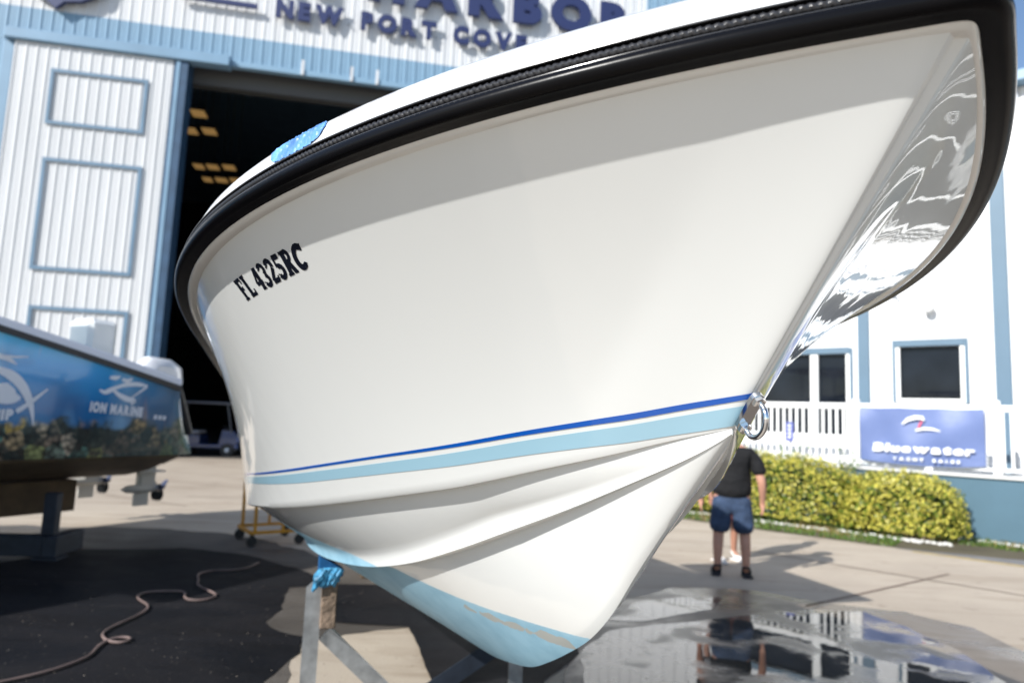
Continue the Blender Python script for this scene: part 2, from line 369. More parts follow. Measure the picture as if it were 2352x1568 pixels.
# gunwale cap and foredeck
cp = [(.006, .031), (.002, .036), (-.001, .049), (-.004, .065), (-.010, .080), (-.024, .096), (-.050, .107), (-.09, .113), (-.15, .115), (-.24, .116)]
capP = path[::2].copy(); G = []
T = np.gradient(capP, axis=0); T /= np.linalg.norm(T, axis=1)[:, None]; Nc = np.cross(T, [0, 0, 1.]); Nc /= np.linalg.norm(Nc, axis=1)[:, None]
if Nc[5, 0] > 0: Nc = -Nc
for a, b in cp:
    q = capP + a*Nc + np.array([0, 0, b])
    q[:, 0] = np.where(capP[:, 0] < 0, np.minimum(q[:, 0], 0), np.maximum(q[:, 0], 0))
    q[:, 1] = np.maximum(q[:, 1], -a*.9)
    G.append(q)
G = np.array(G); mb = MB(); mb.grid(G)
me = mb.mesh('gunwale_cap', 60); fix_normals(me); cap = link('gunwale_cap', me, M_GELW, boat)
inner = G[-1]; half = len(inner)//2
mb = MB(); A = inner[:half]; Bq = inner[::-1][:half]; rows = [A*(1-t)+Bq*t+np.array([0, 0, .03*math.sin(PI*t)]) for t in np.linspace(0, 1, 9)]
keep = A[:, 1] < 2.6
mb.grid(np.array([r[keep] for r in rows])); me = mb.mesh('foredeck'); fix_normals(me); link('foredeck', me, M_GELW, boat)
mb = MB(); k2 = A[:, 1] >= 2.58
mb.grid(np.array([(A*(1-t)+Bq*t)[k2]-np.array([0, 0, .45]) for t in (0, 1)])); mb.grid(np.array([A[k2], A[k2]-np.array([0, 0, .45])])); mb.grid(np.array([Bq[k2], Bq[k2]-np.array([0, 0, .45])]))
link('cockpit_sole', mb.mesh('cockpit_sole'), M_GELW, boat)
# blue tape over the recessed cleat on the starboard gunwale
tape = MB(); uu = np.linspace(.80, .975, 40); Gt = []
capprof = np.array([(.002, .036), (-.001, .049), (-.004, .065), (-.010, .080), (-.024, .096), (-.050, .107)]); cl = np.r_[0, np.cumsum(np.linalg.norm(np.diff(capprof, axis=0), axis=1))]
rg = np.random.default_rng(3)
for j, bb_ in enumerate(np.linspace(0, 1, 14)):
    row = []
    for i, u_ in enumerate(uu):
        a = (i/39)*2-1; h = max(0, 1-abs(a)**4)**.5; c_ = .40*cl[-1]+(bb_-.5)*cl[-1]*.74*h
        q = np.array([np.interp(c_, cl, capprof[:, 0]), np.interp(c_, cl, capprof[:, 1])])
        e = .01; p0 = np.array([-ws(u_), u_, zs(u_)]); tg = np.array([-(ws(u_+e)-ws(u_-e)), 2*e, 0]); tg /= np.linalg.norm(tg); nn = np.array([-tg[1], tg[0], 0]); nn = nn if nn[0] < 0 else -nn
        lift = .0022+.0016*math.sin(i*1.9+j*.9)*math.sin(i*.7-j*1.3)+rg.random()*.0008
        row.append(p0+nn*(q[0]+lift)+np.array([0, 0, q[1]+lift*.7]))
    Gt.append(row)
M_TAPE = mat('blue_masking_tape', (.11, .29, .66), .42, noise=(14, .5, 3), bump=(18, .8, .004))
tape.grid(np.array(Gt)); me = tape.mesh('tape_patch', 25); fix_normals(me); o = link('tape_patch', me, M_TAPE, boat); o['label'] = 'crumpled blue masking tape'

# registration number, slab-serif strokes laid on the side
def arc(cx, cy, rx, ry, a0, a1, n=12): return [(cx+rx*math.cos(rad(a)), cy+ry*math.sin(rad(a))) for a in np.linspace(a0, a1, n)]
GL = {
 'F': (.62, [([(.2, 0), (.2, 1)], .2), ([(.02, .95), (.62, .95)], .12), ([(.58, 1), (.58, .72)], .09), ([(.2, .52), (.46, .52)], .12), ([(.45, .62), (.45, .42)], .07), ([(.0, .04), (.4, .04)], .09)]),
 'L': (.62, [([(.2, 0), (.2, 1)], .2), ([(.0, .96), (.4, .96)], .09), ([(.02, .05), (.62, .05)], .12), ([(.59, 0), (.59, .28)], .09)]),
 '4': (.62, [([(.43, 0), (.43, 1)], .2), ([(.38, .97), (.05, .33)], .11), ([(.02, .33), (.62, .33)], .13), ([(.27, .04), (.6, .04)], .08)]),
 '3': (.58, [(arc(.27, .74, .2, .21, 155, -80), .15), (arc(.27, .27, .22, .22, 85, -155), .16), ([(.08, .85), (.12, .78)], .16), ([(.06, .17), (.1, .22)], .16)]),
 '2': (.58, [(arc(.28, .72, .2, .23, 160, -20), .16), ([(.46, .62), (.08, .1)], .15), ([(.05, .08), (.55, .08)], .16), ([(.54, .04), (.54, .25)], .08), ([(.08, .8), (.13, .72)], .16)]),
 '5': (.58, [([(.14, .95), (.14, .52)], .1), ([(.1, .92), (.52, .92)], .16), (arc(.27, .3, .21, .25, 120, -155), .17), ([(.06, .18), (.1, .24)], .15)]),
 'R': (.74, [([(.2, 0), (.2, 1)], .2), ([(.0, .96), (.42, .96)], .09), (arc(.34, .74, .2, .21, 90, -90), .14), ([(.2, .53), (.4, .53)], .09), ([(.36, .5), (.6, .04)], .18), ([(.0, .04), (.4, .04)], .09), ([(.52, .04), (.74, .04)], .08)]),
 'C': (.70, [(arc(.38, .5, .29, .42, 50, 310, 18), .19), ([(.6, .98), (.6, .7)], .09), ([(.58, .82), (.5, .88)], .12), ([(.6, .24), (.53, .12)], .13)]),
 ' ': (.30, [])}
def stroke(pts, wd, seg=5):
    "returns list of quads strips (n,2) left/right"
    P = np.array(pts, float); d = np.r_[0, np.cumsum(np.linalg.norm(np.diff(P, axis=0), axis=1))]; t = np.linspace(0, d[-1], max(len(P), 4)); P = np.stack([np.interp(t, d, P[:, i]) for i in (0, 1)], -1)
    T = np.gradient(P, axis=0); T /= np.linalg.norm(T, axis=1)[:, None]; N = np.stack([-T[:, 1], T[:, 0]], -1)
    return P+N*wd/2, P-N*wd/2
def reg_text(sgn):
    mbs = MB(); text = 'FL 4325RC'; tot = sum(GL[c][0]+.075 for c in text)-.075
    x = 0; root = None; objs = []
    for c in text:
        wd, strokes = GL[c]; mb = MB()
        for pts, sw in strokes:
            a, b = stroke(pts, sw*1.38)
            G = []
            for side_ in (a, b):
                t = (x+side_[:, 0])/tot; yy = side_[:, 1]
                if sgn < 0: t = 1-t
                s_ = .3555-.0695*t-.003*(1-t)*(1-yy)+.002*t*(1-yy); v_ = .8305+.069*yy
                G.append(surf_off(s_, v_, .0006, sgn))
            mb.grid(B2L(np.array(G), sgn))
        if strokes: objs.append((c, mb))
        x += wd+.075
    return objs
M_INK = mat('black_vinyl_lettering', (.006, .008, .016), .2, coat=.6)
for sgn in (1, -1):
    for c, mb in reg_text(sgn):
        mb.build('registration_character', M_INK, boat)

# bow eye: plate, nuts and U bolt on the stem
eye = MB(); c0 = np.array([.515, 1.735]); d_ = np.array([.667, -.745]); n_ = np.array([-.745, -.667])     # (u,z) along stem down, outward
def EP(a, b, x=0.): q = c0+a*d_+b*n_; return np.array([x, q[0], q[1]])
V = []
ol = [(.058*math.cos(t)**1 if False else 0, 0) for t in (0,)]
pl = []
for a in np.linspace(0, 2*PI, 28, endpoint=False): pl.append((.042*np.sign(math.cos(a))*abs(math.cos(a))**.001*0+math.copysign(.034, math.cos(a))+.014*math.cos(a), .014*math.sin(a)))
for b in (-.004, .006): V += [EP(a, b, x) for a, x in pl]
n = len(pl); F = [tuple(range(n)), tuple(range(2*n-1, n-1, -1))]+[(i, (i+1) % n, n+(i+1) % n, n+i) for i in range(n)]
eye.add(V, F); me = eye.mesh('bow_eye'); fix_normals(me)
bow_eye = link('bow_eye', me, M_CHROME, boat)
for a in (-.034, .034):
    mb = MB(); p = [EP(a, b) for b in (.006, .008, .016, .018)]; mb.tube(p, [.0115, .0135, .0135, .0095], 6); me = mb.mesh('nut', 10)
    for f in me.polygons: f.use_smooth = False
    link('nut', me, M_CHROME, bow_eye)
ub = [(-.034, .016), (-.034, .026)]+[(-.034+.034*(1-math.cos(t)), .028+.034*math.sin(t)*.85) for t in np.linspace(.05, PI-.05, 24)]+[(.034, .026), (.034, .016)]
MB().tube([EP(a, b) for a, b in ub], .0058, 14).build('u_bolt', M_CHROME, bow_eye)

# small centre console with a narrow hardtop (behind the bow from here; its shadow lies by the walkers)
mb = MB(); mb.box((-.42, 3.3, 1.55), (.42, 4.1, 2.55), bev=.05); mb.build('console', M_GELW, boat)
for sx in (-1, 1):
    for y in (3.25, 4.3): MB().tube([(sx*.47, y, 1.6), (sx*.47, y, 3.2)], .02, 8).build('hardtop_leg', M_STEEL, boat)
mb = MB(); mb.box((-.58, 3.02, 3.2), (.58, 4.9, 3.27), bev=.03); mb.build('hardtop', M_GELW, boat)
# outboard motor at the stern, hidden behind the bow
mb = MB(); mb.box((-.26, 7.22, 1.35), (.26, 7.85, 1.95), bev=.08); mb.box((-.1, 7.3, .35), (.1, 7.65, 1.36), bev=.03); mb.build('outboard_motor', M_BLACK, boat)
# ------------------------------------------------------------------ ground sheets
def ground_mat(name, base, base2, rough, scale=1.2, rough2=None, stain=.5, bump=.25, speck=0., spec=.5):
    m = bpy.data.materials.new(name); m.use_nodes = True; n = m.node_tree; b = n.nodes['Principled BSDF']
    tc = n.nodes.new('ShaderNodeTexCoord')
    def noise(s, d=6, rgh=.55, dist=0., sc=(1, 1, 1)):
        mp = n.nodes.new('ShaderNodeMapping'); mp.inputs['Scale'].default_value = sc; n.links.new(tc.outputs['Object'], mp.inputs[0])
        t = n.nodes.new('ShaderNodeTexNoise'); t.inputs['Scale'].default_value = s; t.inputs['Detail'].default_value = d; t.inputs['Roughness'].default_value = rgh; t.inputs['Distortion'].default_value = dist
        n.links.new(mp.outputs[0], t.inputs['Vector']); return t.outputs[0]
    def rng(x, a, b_, c=0., d=1.):
        r = n.nodes.new('ShaderNodeMapRange'); r.inputs[1].default_value = a; r.inputs[2].default_value = b_; r.inputs[3].default_value = c; r.inputs[4].default_value = d; n.links.new(x, r.inputs[0]); return r.outputs[0]
    n1 = noise(scale, 8, .6, .6, (1, 1.6, 1)); n2 = noise(scale*.3, 4); n3 = noise(90, 3)
    mx = n.nodes.new('ShaderNodeMixRGB'); mx.inputs[1].default_value = (*base, 1); mx.inputs[2].default_value = (*base2, 1); n.links.new(rng(n1, .36, .68, 0, stain), mx.inputs[0])
    m2 = n.nodes.new('ShaderNodeMixRGB'); m2.blend_type = 'MULTIPLY'; m2.inputs[2].default_value = (.62, .58, .55, 1); n.links.new(rng(n2, .45, .7, 0, .55), m2.inputs[0]); n.links.new(mx.outputs[0], m2.inputs[1])
    m3 = n.nodes.new('ShaderNodeMixRGB'); m3.blend_type = 'MULTIPLY'; m3.inputs[2].default_value = (.6, .6, .6, 1); n.links.new(rng(n3, .4, .7, 0, .5), m3.inputs[0]); n.links.new(m2.outputs[0], m3.inputs[1])
    m5 = n.nodes.new('ShaderNodeMixRGB'); m5.blend_type = 'MULTIPLY'; m5.inputs[2].default_value = (.70, .66, .62, 1); n.links.new(rng(noise(1.1, 5, .6, 1.2, (.35, 2.2, 1)), .50, .66, 0, .7), m5.inputs[0]); n.links.new(m3.outputs[0], m5.inputs[1])
    m6 = n.nodes.new('ShaderNodeMixRGB'); m6.blend_type = 'MULTIPLY'; m6.inputs[2].default_value = (.55, .50, .47, 1); n.links.new(rng(noise(2.7, 9, .7, .2), .60, .68, 0, .6), m6.inputs[0]); n.links.new(m5.outputs[0], m6.inputs[1])
    last = m6.outputs[0]
    if speck:
        m4 = n.nodes.new('ShaderNodeMixRGB'); m4.inputs[2].default_value = (.22, .19, .16, 1); n.links.new(rng(noise(55, 2, .9), .66, .72, 0, speck), m4.inputs[0]); n.links.new(last, m4.inputs[1]); last = m4.outputs[0]
    n.links.new(last, b.inputs['Base Color'])
    b.inputs['Specular IOR Level'].default_value = spec
    if rough2 is not None: n.links.new(rng(n1, .40, .55, rough, rough2), b.inputs['Roughness'])
    else: b.inputs['Roughness'].default_value = rough
    bb = n.nodes.new('ShaderNodeBump'); bb.inputs['Strength'].default_value = bump; bb.inputs['Distance'].default_value = .006; n.links.new(n3, bb.inputs['Height']); n.links.new(bb.outputs[0], b.inputs['Normal'])
    return m
M_CONC = ground_mat('concrete_pavement', (.44, .375, .30), (.33, .275, .22), .82, .55)
def sheet(name, pts, z, m, jag=0., step=.12, seed=1, kind='structure'):
    rg = np.random.default_rng(seed); P = np.array([p[:2] for p in pts], float)
    if jag:
        Q = []; ph = rg.random(6)*6
        L = 0
        for i in range(len(P)):
            a, b = P[i], P[(i+1) % len(P)]; k = max(1, int(np.linalg.norm(b-a)/step)); nn = np.array([-(b-a)[1], (b-a)[0]])/(np.linalg.norm(b-a)+1e-9)
            for j in range(k):
                L += step; o = (math.sin(L*1.3+ph[0])*.5+math.sin(L*3.1+ph[1])*.3+math.sin(L*7.7+ph[2])*.2+rg.normal()*.12)*jag
                e = min(j/k, 1-j/k)*4; Q.append(a+(b-a)*j/k+nn*o*min(1, e+.3))
        P = np.array(Q)
    o = MB().add([(x, y, 0) for x, y in P], [tuple(range(len(P)))]).build(name, m, None, (0, 0, z))
    o.data.update()
    if o.data.polygons[0].normal.z < 0: o.data.flip_normals()
    return tag(o, kind=kind)
g = MB(); g.add([(-400, -400, 0), (400, -400, 0), (400, 400, 0), (-400, 400, 0)], [(0, 1, 2, 3)]); o = g.build('pavement', M_CONC); tag(o, kind='structure')

G = lambda x, y: ground(x, y)
# wet asphalt patch on the left, colour darkened further to stand in for shade
M_WETSHADE = ground_mat('wet_shaded_asphalt', (.007, .0075, .010), (.016, .015, .017), .6, .9, rough2=.75, stain=.8, bump=.5, speck=.35, spec=.13)
M_SHADEC = ground_mat('shaded_concrete', (.075, .066, .058), (.13, .112, .095), .5, .8, rough2=.7)  # dry concrete around the wet patch, its shade put into the colour
sheet('shaded_ground', [G(-900, 1215), G(60, 1205), G(300, 1212), G(520, 1225), G(700, 1262), G(900, 1310), G(1010, 1345), G(960, 1430), G(720, 1470), G(660, 1568), G(620, 1760), (-.4, 2.3), (-1.9, -.1), (-6, -1.6), (-22.5, -2.5), (-22.5, 6)], .004, M_SHADEC, .12, seed=4)
sheet('wet_shaded_asphalt', [G(-900, 1290), G(0, 1292), G(180, 1262), G(420, 1258), G(560, 1275), G(690, 1310), G(760, 1338), G(662, 1350), G(650, 1400), G(625, 1440), G(705, 1465), G(690, 1500), G(600, 1568), G(560, 1760), (-.7, 2.2), (-2.2, .2), (-6, -1.2), (-22, -2), (-22, 6)], .008, M_WETSHADE, .07, seed=9)  # off-frame part extended to cut bounce light on the hull
sheet('wet_shaded_asphalt', [G(772, 1342), G(1000, 1345), G(1300, 1400), G(1330, 1500), G(1250, 1568), (.6, 2.0), (-.2, 2.0), G(992, 1568), G(937, 1440), G(850, 1436), G(765, 1430)], .010, M_WETSHADE, .03, seed=14)  # wet ground below the keel, hull shade also painted into its tone
# puddle on the right, wet margin under it
M_WETC = ground_mat('wet_concrete', (.135, .11, .088), (.205, .17, .135), .22, .9, rough2=.55)
sheet('wet_concrete', [(.7, 2.2), G(1280, 1700), G(1300, 1480), G(1400, 1395), G(1540, 1350), G(1700, 1352), G(1830, 1372), G(1960, 1392), G(2080, 1404), G(2230, 1440), G(2400, 1520), G(2560, 1640), (5.6, 3.2), (6.2, -3.5), (1.2, -3.5)], .004, M_WETC, .05, seed=12)  # near part out of view added to reduce bounce onto the port bow
def puddle_mat():
    m = bpy.data.materials.new('puddle_water'); m.use_nodes = True; n = m.node_tree; b = n.nodes['Principled BSDF']
    b.inputs['Base Color'].default_value = (.05, .045, .04, 1); b.inputs['Roughness'].default_value = .015; b.inputs['IOR'].default_value = 1.42
    tc = n.nodes.new('ShaderNodeTexCoord'); t = n.nodes.new('ShaderNodeTexNoise'); t.inputs['Scale'].default_value = 5; t.inputs['Detail'].default_value = 3; n.links.new(tc.outputs['Object'], t.inputs['Vector'])
    bb = n.nodes.new('ShaderNodeBump'); bb.inputs['Strength'].default_value = .10; bb.inputs['Distance'].default_value = .004; n.links.new(t.outputs[0], bb.inputs['Height']); n.links.new(bb.outputs[0], b.inputs['Normal']); n.links.new(bb.outputs[0], b.inputs['Coat Normal'])
    t2 = n.nodes.new('ShaderNodeTexNoise'); t2.inputs['Scale'].default_value = 2.2; t2.inputs['Detail'].default_value = 7; n.links.new(tc.outputs['Object'], t2.inputs['Vector'])
    r = n.nodes.new('ShaderNodeValToRGB'); r.color_ramp.elements[0].position = .44; r.color_ramp.elements[0].color = (.05, .045, .038, 1); r.color_ramp.elements[1].position = .62; r.color_ramp.elements[1].color = (.22, .185, .145, 1)
    rr = n.nodes.new('ShaderNodeMapRange'); rr.inputs[1].default_value = .50; rr.inputs[2].default_value = .64; rr.inputs[3].default_value = .02; rr.inputs[4].default_value = .42; n.links.new(t2.outputs[0], rr.inputs[0]); n.links.new(rr.outputs[0], b.inputs['Roughness'])
    n.links.new(t2.outputs[0], r.inputs[0]); n.links.new(r.outputs[0], b.inputs['Base Color'])
    return m
M_PUD = puddle_mat()
sheet('puddle', [G(1340, 1640), G(1330, 1510), G(1400, 1450), G(1475, 1440), G(1600, 1428), G(1760, 1412), G(1880, 1400), G(1985, 1405), G(2085, 1440), G(2195, 1490), G(2310, 1568), G(2370, 1640), G(2300, 1720), G(1500, 1720)], .008, M_PUD, .045, seed=21)
sheet('puddle', [G(1395, 1425), G(1450, 1385), G(1560, 1372), G(1655, 1374), G(1640, 1400), G(1560, 1412), G(1470, 1428)], .008, M_PUD, .03, seed=23)
# slab joints (shallow dark seams)
M_SEAM = mat('joint_filler', (.14, .10, .075), .8)
def seam(a, b, wdt=.03, z=.004):
    a = np.array(a[:2]); b = np.array(b[:2]); d = (b-a)/np.linalg.norm(b-a); n = np.array([-d[1], d[0]])*wdt/2
    sheet('expansion_joint', [a-n, b-n, b+n, a+n], z, M_SEAM)
seam(G(1640, 1250), G(2700, 1425), .035); seam(G(1850, 1392), G(2180, 1318), .04); seam(G(430, 1162), G(60, 1110), .03); seam(G(430, 1140), G(900, 1150), .03)

# ------------------------------------------------------------------ boat storage building with the big door
FA = Frame(-11.14, 22.61, rad(11))
store = empty('boat_storage_building', FA.o, FA.rz, 'tall white and blue corrugated boat storage building with a huge dark open doorway', 'building')
def rib_sheet(name, wdt, hgt, n=3, d=.030):
    "one corrugated sheet: trapezoid ribs standing out towards local -Y, minor ribs between"
    pts = []; p = wdt/n
    for i in range(n):
        x = i*p; pts += [(x, 0), (x+.004, 0), (x+.022, -d), (x+.060, -d), (x+.078, 0)]
        for k in (1, 2):
            c = x+.078+(p-.078)*k/3; pts += [(c-.018, 0), (c-.01, -.010), (c+.01, -.010), (c+.018, 0)]
    pts.append((wdt, 0)); mb = MB()
    V = [(x, y, z) for x, y in pts for z in (0, hgt)]; F = [(2*i, 2*i+1, 2*i+3, 2*i+2)[::-1] for i in range(len(pts)-1)]
    mb.add(V, F); me = mb.mesh(name)
    return me
SW = 1.02
_shc = {}
def sheets(parent, x0, x1, z0, z1, m, Y=0., name='siding_sheet', wdt=SW, sheet_n=3):
    k = max(1, int(round((x1-x0)/wdt))); ww = (x1-x0)/k; key = (round(ww, 3), round(z1-z0, 3), m.name, sheet_n)
    if key not in _shc:
        me = rib_sheet(name, ww, z1-z0, sheet_n); me.materials.append(m); _shc[key] = me
    for i in range(k): link(name, _shc[key], None, parent, (x0+i*ww, Y, z0))
zb0 = 13.5; zb1 = 14.72; TOP = 21.5
M_LBLUE = mat('light_blue_painted_steel', (.20, .32, .43), .42, noise=(.8, .06))
sheets(store, -16.0, 16.3, zb1, TOP, M_WALL)
sheets(store, -16.0, 16.3, zb0+.02, zb1, M_LBLUE)
sheets(store, 16.3, 24.5, 0, TOP, M_LBLUE)
sheets(store, 10.6, 16.3, 0, zb0+.02, M_WALL)
sheets(store, -7.6, -5.95, 0, zb0+.02, M_LBLUE, wdt=.82)
sheets(store, -16.0, -7.6, 0, zb0+.02, M_WALL)
# body of the building behind the siding, dark inside
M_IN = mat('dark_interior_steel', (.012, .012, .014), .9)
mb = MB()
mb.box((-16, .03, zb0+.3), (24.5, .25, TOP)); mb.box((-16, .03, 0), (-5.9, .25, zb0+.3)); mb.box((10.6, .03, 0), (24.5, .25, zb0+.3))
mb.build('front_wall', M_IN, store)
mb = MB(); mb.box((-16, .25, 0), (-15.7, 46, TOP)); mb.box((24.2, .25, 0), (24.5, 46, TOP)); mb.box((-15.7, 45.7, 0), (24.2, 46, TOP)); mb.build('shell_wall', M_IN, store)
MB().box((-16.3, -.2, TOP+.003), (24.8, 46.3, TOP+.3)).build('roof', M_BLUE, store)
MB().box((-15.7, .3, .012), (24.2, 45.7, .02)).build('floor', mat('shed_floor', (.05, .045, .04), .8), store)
# door track cover and header
mb = MB(); mb.box((-6.0, -.50, zb0-.14), (.95, -.045, zb0+.24), bev=.03); mb.build('track_cover', M_BLUE, store)
mb = MB(); mb.box((.96, -.30, zb0-.05), (10.6, -.045, zb0+.16), bev=.02); mb.build('header_flashing', M_LBLUE, store)
mb = MB(); mb.box((-.5, .35, zb0-.55), (10.6, .75, zb0+.25)); mb.build('header_beam', mat('grey_header_steel', (.07, .07, .07), .6), store)
mb = MB(); mb.box((-6.05, -.30, 0), (-5.72, -.045, zb0-.15), bev=.02); mb.build('door_jamb', M_BLUE, store)
for px in (695, 808, 867):          # pale metal clips along the header
    x_, z_ = FA.pix(px, 165 if px < 700 else 175, -.32); MB().box((x_-.05, -.36, 13.45), (x_+.05, -.305, 14.0), bev=.01).build('clip', M_WALL, store)
# sliding door leaf
DX0, DX1, DH = -5.70, -.62, zb0-.15
mb = MB(); mb.box((DX0, -.34, .06), (DX1, -.20, DH)); door = mb.build('sliding_door', M_BLUEDK, store); door['label'] = 'white corrugated sliding door leaf with blue picture frame trim'
for i in range(5): 
    ww = (DX1-DX0-.24)/5; key = 'dsheet'
    if key not in _shc: _shc[key] = rib_sheet('siding_sheet', ww, DH-.06); _shc[key].materials.append(M_WALL)
    link('siding_sheet', _shc[key], None, door, (DX0+i*ww, -.345, .06))
MB().box((DX1-.13, -.42, .06), (DX1, -.342, DH), bev=.01).build('edge_trim', M_BLUE, door)
MB().box((DX1+.003, -.40, .06), (DX1+.24, .3, DH+.2)).build('edge_return', M_BLUEDK, door)  # side edge of the leaf, shade painted in as darker blue
def frame_rect(corners):
    p = [FA.pix(x, y, -.40) for x, y in corners]; x0 = (p[0][0]+p[3][0])/2; x1 = (p[1][0]+p[2][0])/2; z1 = (p[0][1]+p[1][1])/2; z0 = (p[2][1]+p[3][1])/2; t = .115
    mb = MB(); mb.box((x0, -.42, z0), (x0+t, -.388, z1)); mb.box((x1-t, -.42, z0), (x1, -.388, z1)); mb.box((x0+t, -.42, z1-t), (x1-t, -.388, z1)); mb.box((x0+t, -.42, z0), (x1-t, -.388, z0+t))
    mb.build('trim_frame', M_BLUETRIM, door); return x0, x1, z0, z1
r1 = frame_rect([(115, 158), (340, 183), (331, 305), (103, 287)])
r2 = frame_rect([(95, 362), (325, 382), (302, 634), (68, 618)])
r3 = frame_rect([(60, 700), (295, 715), (270, 960), (40, 950)])
# same trim on the neighbouring leaf at the frame edge
mb = MB(); mb.box((-9.2, -.10, 10.0), (-7.62, -.04, 10.2)); mb.box((-7.82, -.10, .1), (-7.62, -.04, 9.997)); mb.build('trim_frame', M_BLUETRIM, store)
# ceiling lights deep inside
M_AMB = mat('amber_skylight', (.5, .35, .12), .5, emit=((1., .58, .2), .15))
def inpix(px, py, zc_):
    d = ray(px, py); t = (zc_-EYE)/d[2]; q = CP+t*d-FA.o; return q @ FA.X, q @ FA.Y
for row in ([(440, 470, 261)], [(425, 450, 301), (466, 494, 302)], [(446, 466, 383), (476, 500, 384), (513, 538, 385)], [(467, 485, 413), (496, 520, 414), (530, 553, 415)], [(596, 620, 430)], [(640, 662, 300), (690, 714, 301)]):
    for x0, x1, y in row:
        a = inpix(x0, y, 14.5); b = inpix(x1, y, 14.5); l = empty('ceiling_light', FA.o+FA.X*(a[0]+b[0])/2+FA.Y*a[1]+np.array([0, 0, 14.5]), FA.rz)
        wdt = max(.3, b[0]-a[0]); mb = MB(); mb.box((-wdt/2, -.35, 0), (wdt/2, .35, .05)); mb.build('lens', M_AMB, l); mb = MB(); mb.box((-wdt/2-.04, -.39, .053), (wdt/2+.04, .39, .13)); mb.bar((0, 0, .13), (0, 0, 6.9), .03, .03); mb.build('housing', M_BLACK, l)
        l['_p'] = (x0, y)
LIGHTS = [o for o in bpy.data.objects if o.name.startswith('ceiling_light')]
rows = {261: 'topmost', 301: 'second row', 302: 'second row', 383: 'third row', 384: 'third row', 385: 'third row', 413: 'fourth row', 414: 'fourth row', 415: 'fourth row'}
for l in LIGHTS:
    x0, y = l['_p']; del l['_p']; l['category'] = 'ceiling light'; l['group'] = 'amber lights under the shed roof'
    pos = {440: 'highest single amber ceiling light in the dark doorway', 425: 'left amber ceiling light of the second row, half behind the door edge', 466: 'right amber ceiling light of the second row in the dark doorway', 446: 'left amber ceiling light of the third row in the doorway', 476: 'middle amber ceiling light of the third row in the doorway', 513: 'right amber ceiling light of the third row in the doorway', 467: 'left amber ceiling light of the lowest row in the doorway', 496: 'middle amber ceiling light of the lowest row in the doorway', 530: 'right amber ceiling light of the lowest row, beside the rail of the white boat'}
    l['label'] = pos.get(x0, 'amber ceiling light hidden behind the white boat')
for l in [l for l in LIGHTS if 'hidden' in l['label']]:
    for c in list(l.children): bpy.data.objects.remove(c)
    bpy.data.objects.remove(l)

# lettering on the wall
_fc = {}
def glyph(ch, off=.045, depth=.5):
    if ch in _fc: return _fc[ch]
    cu = bpy.data.curves.new('g', 'FONT'); cu.body = ch; cu.size = 1; cu.extrude = 0; cu.offset = off; cu.resolution_u = 5
    ob = bpy.data.objects.new('g', cu); COL.objects.link(ob); bpy.context.view_layer.update()
    me = bpy.data.meshes.new_from_object(ob.evaluated_get(bpy.context.evaluated_depsgraph_get())); bpy.data.objects.remove(ob); bpy.data.curves.remove(cu)
    V = np.array([v.co[:2] for v in me.vertices]); F = [tuple(p.vertices) for p in me.polygons]
    from collections import Counter
    ec = Counter();
    for f in F:
        for i in range(len(f)): ec[(f[i], f[(i+1) % len(f)])] += 1
    E = [e for e in ec if (e[1], e[0]) not in ec]
    bpy.data.meshes.remove(me); _fc[ch] = (V, F, E); return _fc[ch]
def letter_mesh(ch, h, wx, depth, off=.045):
    "upright solid letter, height h, stretched wx; stands from local y=0 to -depth; returns MB, width"
    V, F, E = glyph(ch, off); cap = glyph('H', off)[0]; ch_h = cap[:, 1].max()-cap[:, 1].min(); b0 = cap[:, 1].min()
    k = h/ch_h; X = (V[:, 0]-V[:, 0].min())*k*wx; Z = (V[:, 1]-b0)*k; n = len(V)
    mb = MB(); mb.add([(x, -depth, z) for x, z in zip(X, Z)]+[(x, 0, z) for x, z in zip(X, Z)], [tuple(f) for f in F]+[tuple(n+i for i in f[::-1]) for f in F]+[(a, n+a, n+b, b) for a, b in E])
    return mb, X.max()
def word(parent, text, x0, x1, z0, z1, h, Y, depth, m, gap=.18, space=.55, off=.07, name='letter', shear=0.):
    ws_ = [letter_mesh(c, h, 1, depth, off)[1] if c != ' ' else h*space for c in text]; tot = sum(ws_)+gap*h*(len(text)-1); k = (x1-x0)/tot; x = x0
    for c, w_ in zip(text, ws_):
        if c != ' ':
            mb, _ = letter_mesh(c, h, k, depth, off)
            if shear: mb.v = [(a+c_*shear, b_, c_) for a, b_, c_ in mb.v]
            mb.build(name, m, parent, (x, Y, z0+(z1-z0)*((x-x0)/(x1-x0))))
        x += (w_+gap*h)*k
sign = empty('building_sign', FA.o, FA.rz, 'dark blue raised lettering and bars high on the white storage building', 'sign')
YS = -.16
a = FA.pix(632, 48, YS); b = FA.pix(1209, 119, YS); at_ = FA.pix(632, 6, YS); bt_ = FA.pix(1209, 79, YS)
zl = (a[1]+b[1])/2; hl = ((at_[1]-a[1])+(bt_[1]-b[1]))/2
word(sign, 'NEW PORT COVE', a[0], b[0], zl, zl, hl, YS, .10, M_NAVY, gap=.22, space=.5)
